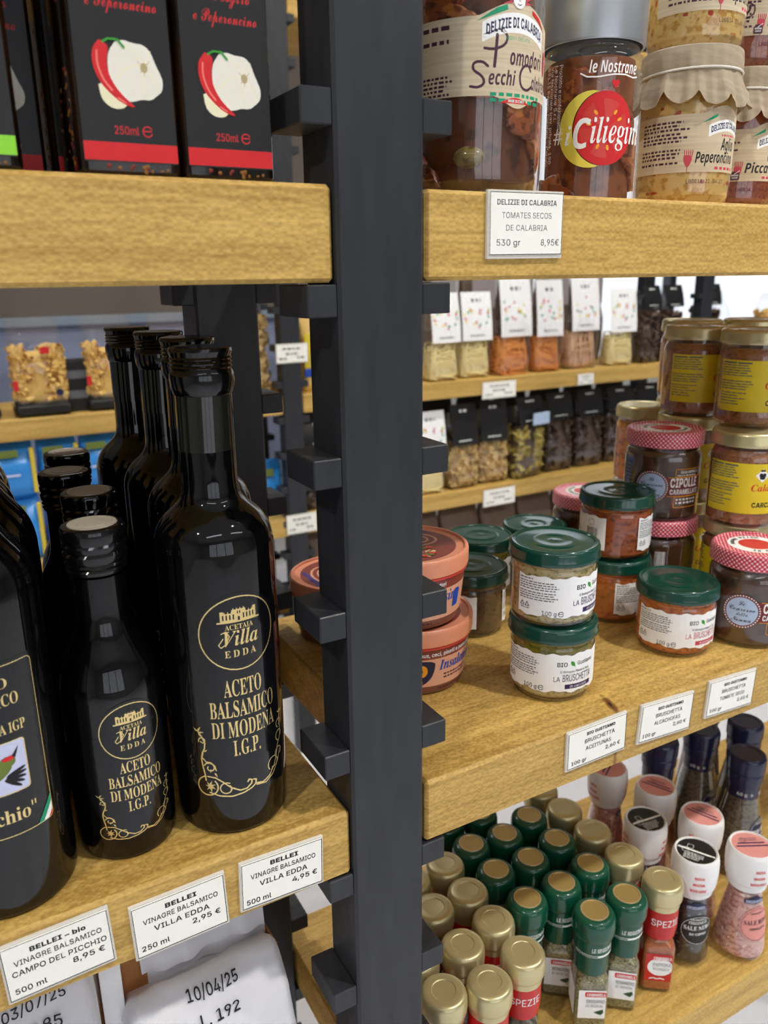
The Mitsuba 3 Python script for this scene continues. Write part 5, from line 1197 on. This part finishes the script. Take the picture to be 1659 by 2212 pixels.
def pasta_bag(w, d, hb, hh, m_in, kind, seed, card='m_white_paper', up=.3, bag_h=None, body_m=None):
    k = Kit()
    k.add('filling', pillow(w * .80, d * .74, hb * .94, seed, .5, .9, 20, 8, .008), body_m or m_in, True)
    if kind in ('strand', 'long'):
        k.add('pasta', strands(w * .97, d * .97, hb, 150, seed, .9 if kind == 'long' else up, .0021 if kind == 'strand' else .0026, .15 if kind == 'long' else .8), m_in, True, stuff=True)
    else:
        k.add('pasta', pieces(w * .98, d * .98, hb, 110, seed, .009 if kind == 'tube' else .011, .030 if kind == 'tube' else .024, kind == 'bow'), m_in, 40, stuff=True)
    k.add('film', pillow(w, d, bag_h or hb + hh * .8, seed + 1, .42, .80, 28, 16, .012), 'm_film', True)
    if hh:
        m, on = header(w * .92, hh, hb * 1.02, .020, seed, kind)
        k.add('header_card', m, card, False)
        q = random.Random(seed + 2); W_ = w * .92
        k.add('header_card__lettering', decal([dashes(-W_ * .16, W_ * .16, hh * .86, 1, 1, hh * .06, seed, 0, (.004, .012)), dashes(-W_ * .25, W_ * .25, hh * .12, 1, 1, hh * .03, seed, 0, (.004, .012))], on, .01), 'm_ink_grey' if card != 'm_black_card' else 'm_ink_white', False)
        if card == 'm_white_paper':
            for nm, mm, cnt in (('print_pepper', 'm_ink_pink', 7), ('print_leaf', 'm_ink_teal', 5), ('print_wheat', 'm_ink_yellow', 6)):
                k.add('header_card__' + nm, decal([affinity.rotate(ell(q.uniform(-W_ * .42, W_ * .42), hh * q.uniform(.28, .66), .005, .003, 8), q.uniform(0, 180)) for _ in range(cnt)], on), mm, False)
    return k
SH1, SH2, SH3 = 1.034, .7075, .3810
creamA = pasta_bag(.108, .075, .105, .135, 'm_noodle_cream', 'strand', 3)
orangeA = pasta_bag(.132, .085, .110, .165, 'm_noodle_orange', 'strand', 5, up=.5)
orangeB = pasta_bag(.104, .075, .105, .165, 'm_noodle_orange', 'strand', 6, up=.5)
pinkA = pasta_bag(.128, .080, .115, .160, 'm_noodle_pink', 'long', 7)
darkA = pasta_bag(.090, .070, .175, .070, 'm_pasta_dark', 'bow', 8, card='m_black_card')
def far(kit, name, label, cat, x, z, dy=.055, rot=0, group=None): place(kit, name, label, cat, (x, GY + dy, z), rot, group)
far(creamA, 'pasta_bag', 'blurred bag of cream noodles with white header card, beside the dark post', 'pasta bag', 1.0750, SH1, .05, 4)
far(creamA, 'pasta_bag', 'blurred bag of cream noodles with white header card, left of the orange pasta', 'pasta bag', 1.1960, SH1, .065, -4)
far(orangeA, 'pasta_bag', 'blurred bag of orange noodles with leaning white header card, the wider one', 'pasta bag', 1.3290, SH1, .06, 5)
far(orangeB, 'pasta_bag', 'blurred bag of orange noodles with white header card, the narrower one', 'pasta bag', 1.4620, SH1, .06, -4)
far(pinkA, 'pasta_bag', 'blurred bag of pink striped long pasta with white header card', 'pasta bag', 1.6060, SH1, .065, 3)
far(creamA, 'pasta_bag', 'blurred bag of cream noodles with white header card, right of the pink striped pasta', 'pasta bag', 1.7700, SH1, .060, -8)
sack = Kit(); sack.add('body', pillow(.138, .085, .290, 61, .35, .86, rough=.010), 'm_pasta_dark', True); sack.add('label', cbox(-.044, .044, -.0440, -.0420, .190, .280, .001), 'm_card_grey', False)
sackc = Kit(); sackc.add('body', pillow(.140, .085, .262, 63, .55, .99, rough=.010), 'm_pasta_dark', True); sackc.add('label', cbox(-.040, .040, -.0440, -.0420, .120, .180, .001), 'm_kraft_brown', False)
sackb = Kit(); sackb.add('body', pillow(.138, .080, .265, 62, .35, .86, rough=.010), 'm_black_card', True); sackb.add('label', cbox(-.040, .040, -.0420, -.0400, .140, .200, .001), 'm_ink_grey', False)
N9 = ['first', 'second', 'third', 'fourth', 'fifth', 'sixth', 'seventh', 'eighth', 'ninth', 'tenth']
for i in range(6): far(sack, 'paper_sack', f'blurred brown sack in the rear row of the upper far shelf, {N9[i]} from the post', 'sack', 1.030 + i * .150, SH1, .235)
for i in range(9): far(sackb, 'paper_sack', f'blurred black packet in the rear row of the lower far shelf, {N9[i]} from the post', 'packet', .730 + i * .150, SH2, .240)
for i, x in enumerate((1.890, 1.992, 2.215)):
    far(darkA, 'pasta_bag', f'blurred bag of dark brown pasta, {["next to the white header card", "above the gold jar lids", "right of the far post"][i]}', 'pasta bag', x, SH1, .06 + .03 * (i == 2), 4 - 5 * i)
beigeA = pasta_bag(.104, .080, .130, .120, 'm_pasta_beige', 'bow', 11, card='m_black_card')
mixA = pasta_bag(.122, .085, .170, .080, 'm_pasta_mix', 'bow', 13, card='m_black_card', body_m='m_pasta_dark')
mixA.add('blue_clip_label', cbox(-.010, .062, -.052, -.046, .168, .205, .002), 'm_sky_blue', False)
brownA = pasta_bag(.116, .085, .170, .080, 'm_pasta_dark', 'bow', 15, card='m_black_card')
far(beigeA, 'pasta_bag', 'blurred bag of beige pasta with black header, lower shelf, next to the peg', 'pasta bag', 1.1520, SH2, .06, 3)
far(beigeA, 'pasta_bag', 'blurred bag of beige pasta with black header, just left of the farfalle', 'pasta bag', 1.2700, SH2, .07, -3)
far(creamA, 'pasta_bag', 'blurred bag of pale pasta low beside the dark post under the black peg', 'pasta bag', 1.0300, SH2, .05, 0)
far(mixA, 'pasta_bag', 'blurred bag of mixed coloured farfalle with a light blue label', 'pasta bag', 1.3980, SH2, .06, 8)
for i, x in enumerate((1.5350, 1.6650, 1.8000, 1.9400)):
    far(brownA, 'pasta_bag', f'blurred bag of dark brown pasta on the lower far shelf, {["first", "second", "third", "fourth"][i]} right of the farfalle', 'pasta bag', x, SH2, .08, 4 - 3 * i)
for i in range(9): far(sackc, 'paper_sack', f'blurred dark brown sack on the lowest far level, {N9[i]} from the grey post', 'sack', .710 + i * .146, SH3, .055)
for i in range(3):
    far(darkA, 'pasta_bag', f'blurred dark bag beside the far grey post, {["on the lower shelf left of it", "on the lower shelf right of it", "on the lowest shelf left of it"][i]}', 'pasta bag', (.450, .690, .480)[i], (SH2, SH2, SH3)[i], (.12, .08, .08)[i], 0)

# paccheri with black tray base, seen over the bottle tops
def tray_bag(w, d, h, m_in, seed):
    k = Kit()
    k.add('tray', cbox(-w / 2, w / 2, -d / 2, d / 2, 0, .030, .008), 'm_black_card', 40)
    b = pieces(w * .98, d * .98, h - .035, 300, seed, .0060, .020); b.apply_translation([0, 0, .026]); k.add('pasta', b, m_in, 40, stuff=True)
    c = pillow(w * .80, d * .72, h - .05, seed, .9, .98, 20, 8, .008); c.apply_translation([0, 0, .026]); k.add('filling', c, m_in, True)
    f = pillow(w, d, h + .035, seed + 1, .72, .85, 28, 16, .010); f.apply_translation([0, 0, .012]); k.add('film', f, 'm_film', True)
    P_ = on_plane((0, -d / 2 - .004, 0), (1, 0, 0), (0, 0, 1), .001)
    k.add('sticker', decal([rbox(.005, h - .028, .024, h - .014, .002), rbox(-w * .48, .060, -w * .40, .082, .002)], P_), 'm_ink_red', False)
    k.add('seal', decal([ell(w * .30, .052, .008, .008, 12)], P_), 'm_ink_navy', False)
    return k
tb = tray_bag(.118, .075, .165, 'm_pasta_gold', 21)
far(tb, 'pasta_bag', 'blurred clear bag of short tube pasta with black tray base, left of the bottle tops', 'pasta bag', .0130, SH1, .05, 0)
far(tb, 'pasta_bag', 'blurred clear bag of tube pasta cut by the left edge of the picture', 'pasta bag', -.1350, SH1, .05, 5)
far(tb, 'pasta_bag', 'blurred clear bag of tube pasta just behind the tall bottle caps', 'pasta bag', .1690, SH1, .055, -4)
far(tb, 'pasta_bag', 'blurred bag of tube pasta behind the black rear post', 'pasta bag', .3150, SH1, .055, 4)
shell = pasta_bag(.085, .070, .200, 0, 'm_pasta_beige', 'tube', 23, bag_h=.235)
far(shell, 'pasta_bag', 'blurred narrow bag of beige shells between the two dark posts', 'pasta bag', .5250, SH1, .10, 0)
yp = Kit(); yp.add('body', pillow(.080, .060, .190, 31, .5, .95), 'm_pasta_gold', True); yp.add('label', cbox(-.038, .038, -.034, -.031, .062, .150, .002), 'm_yellow_pack', False); yp.add('band', cbox(-.038, .038, -.034, -.031, .040, .061, .002), 'm_ink_blue', False)
far(yp, 'pasta_bag', 'blurred yellow labelled packet right of the far grey post', 'pasta bag', .6850, SH1, .06, 0)
kk = Kit(); kk.add('box', cbox(-.028, .028, -.03, .03, 0, .115, .002), 'm_black_card', False)
for z in (.030, .075): kk.add('label', cbox(-.022, .022, -.0312, -.0302, z, z + .018, .0004), 'm_ink_grey', False)
far(kk, 'packet', 'blurred black packet between the two bags of tube pasta', 'packet', .0920, SH1, .075, 0)
bl = Kit()
bl.add('body', pillow(.086, .080, .150, 41, .55, .96), 'm_blue_pack', True)
bl.add('side_stripe', cbox(.033, .0425, -.0415, -.036, .010, .135, .002), 'm_yellow_pack', False)
bl.add('window', cbox(-.034, .010, -.0425, -.040, .112, .132, .002), 'm_ink_bird', False)
bl.add('lettering', cbox(-.026, .010, -.0428, -.0418, .060, .066, .0004), 'm_ink_lilac', False)
for i, (x, z, l) in enumerate([(-.0640, SH2, 'lower one at the left edge'), (.0300, SH2, 'lower one behind the short bottle caps'), (.1230, SH2, 'lower one left of the tall bottles'), (-.0640, SH2 + .1275, 'upper one at the left edge'), (.0300, SH2 + .1275, 'upper one behind the short bottle caps'), (.1230, SH2 + .1275, 'upper one left of the tall bottles'), (.5450, SH2, 'alone in the gap beside the rear post')]):
    k2 = bl
    if 3 <= i < 6:
        k2 = Kit(); k2.parts = {p: {**d, 'to_world': T().scale([1, 1, .83])} for p, d in bl.parts.items()}
        m_ = T().translate([x, GY + .055, z + .022])
        key = num('blue_packet', used); used.add(key)
        for p, d in k2.parts.items(): scene[key + '__' + p] = {**d, 'to_world': m_ @ d['to_world']}
        labels[key] = {'label': f'blurred blue packet with yellow edge, {l}', 'category': 'packet'}
        continue
    far(k2, 'blue_packet', f'blurred blue packet with yellow edge, {l}', 'packet', x, z, .055 + .035 * (i == 6), 0)
cb = Kit(); cb.add('film', pillow(.150, .09, .215, 51, .5, .55, 28, 16, .014), 'm_film', True); cb.add('filling', pillow(.120, .07, .060, 52, .6, .9), 'm_sky_blue', True); cb.add('clip', cbox(-.03, .03, -.008, .008, .205, .222, .003), 'm_white_plastic', False)
far(cb, 'clear_bag', 'blurred clear plastic bag in front of the bright window at the right', 'bag', 2.3500, SH1, .16, 5)
far(tb, 'pasta_bag', 'blurred bag of tube pasta at the far right of the rack', 'pasta bag', 2.5300, SH1, .06, 0)
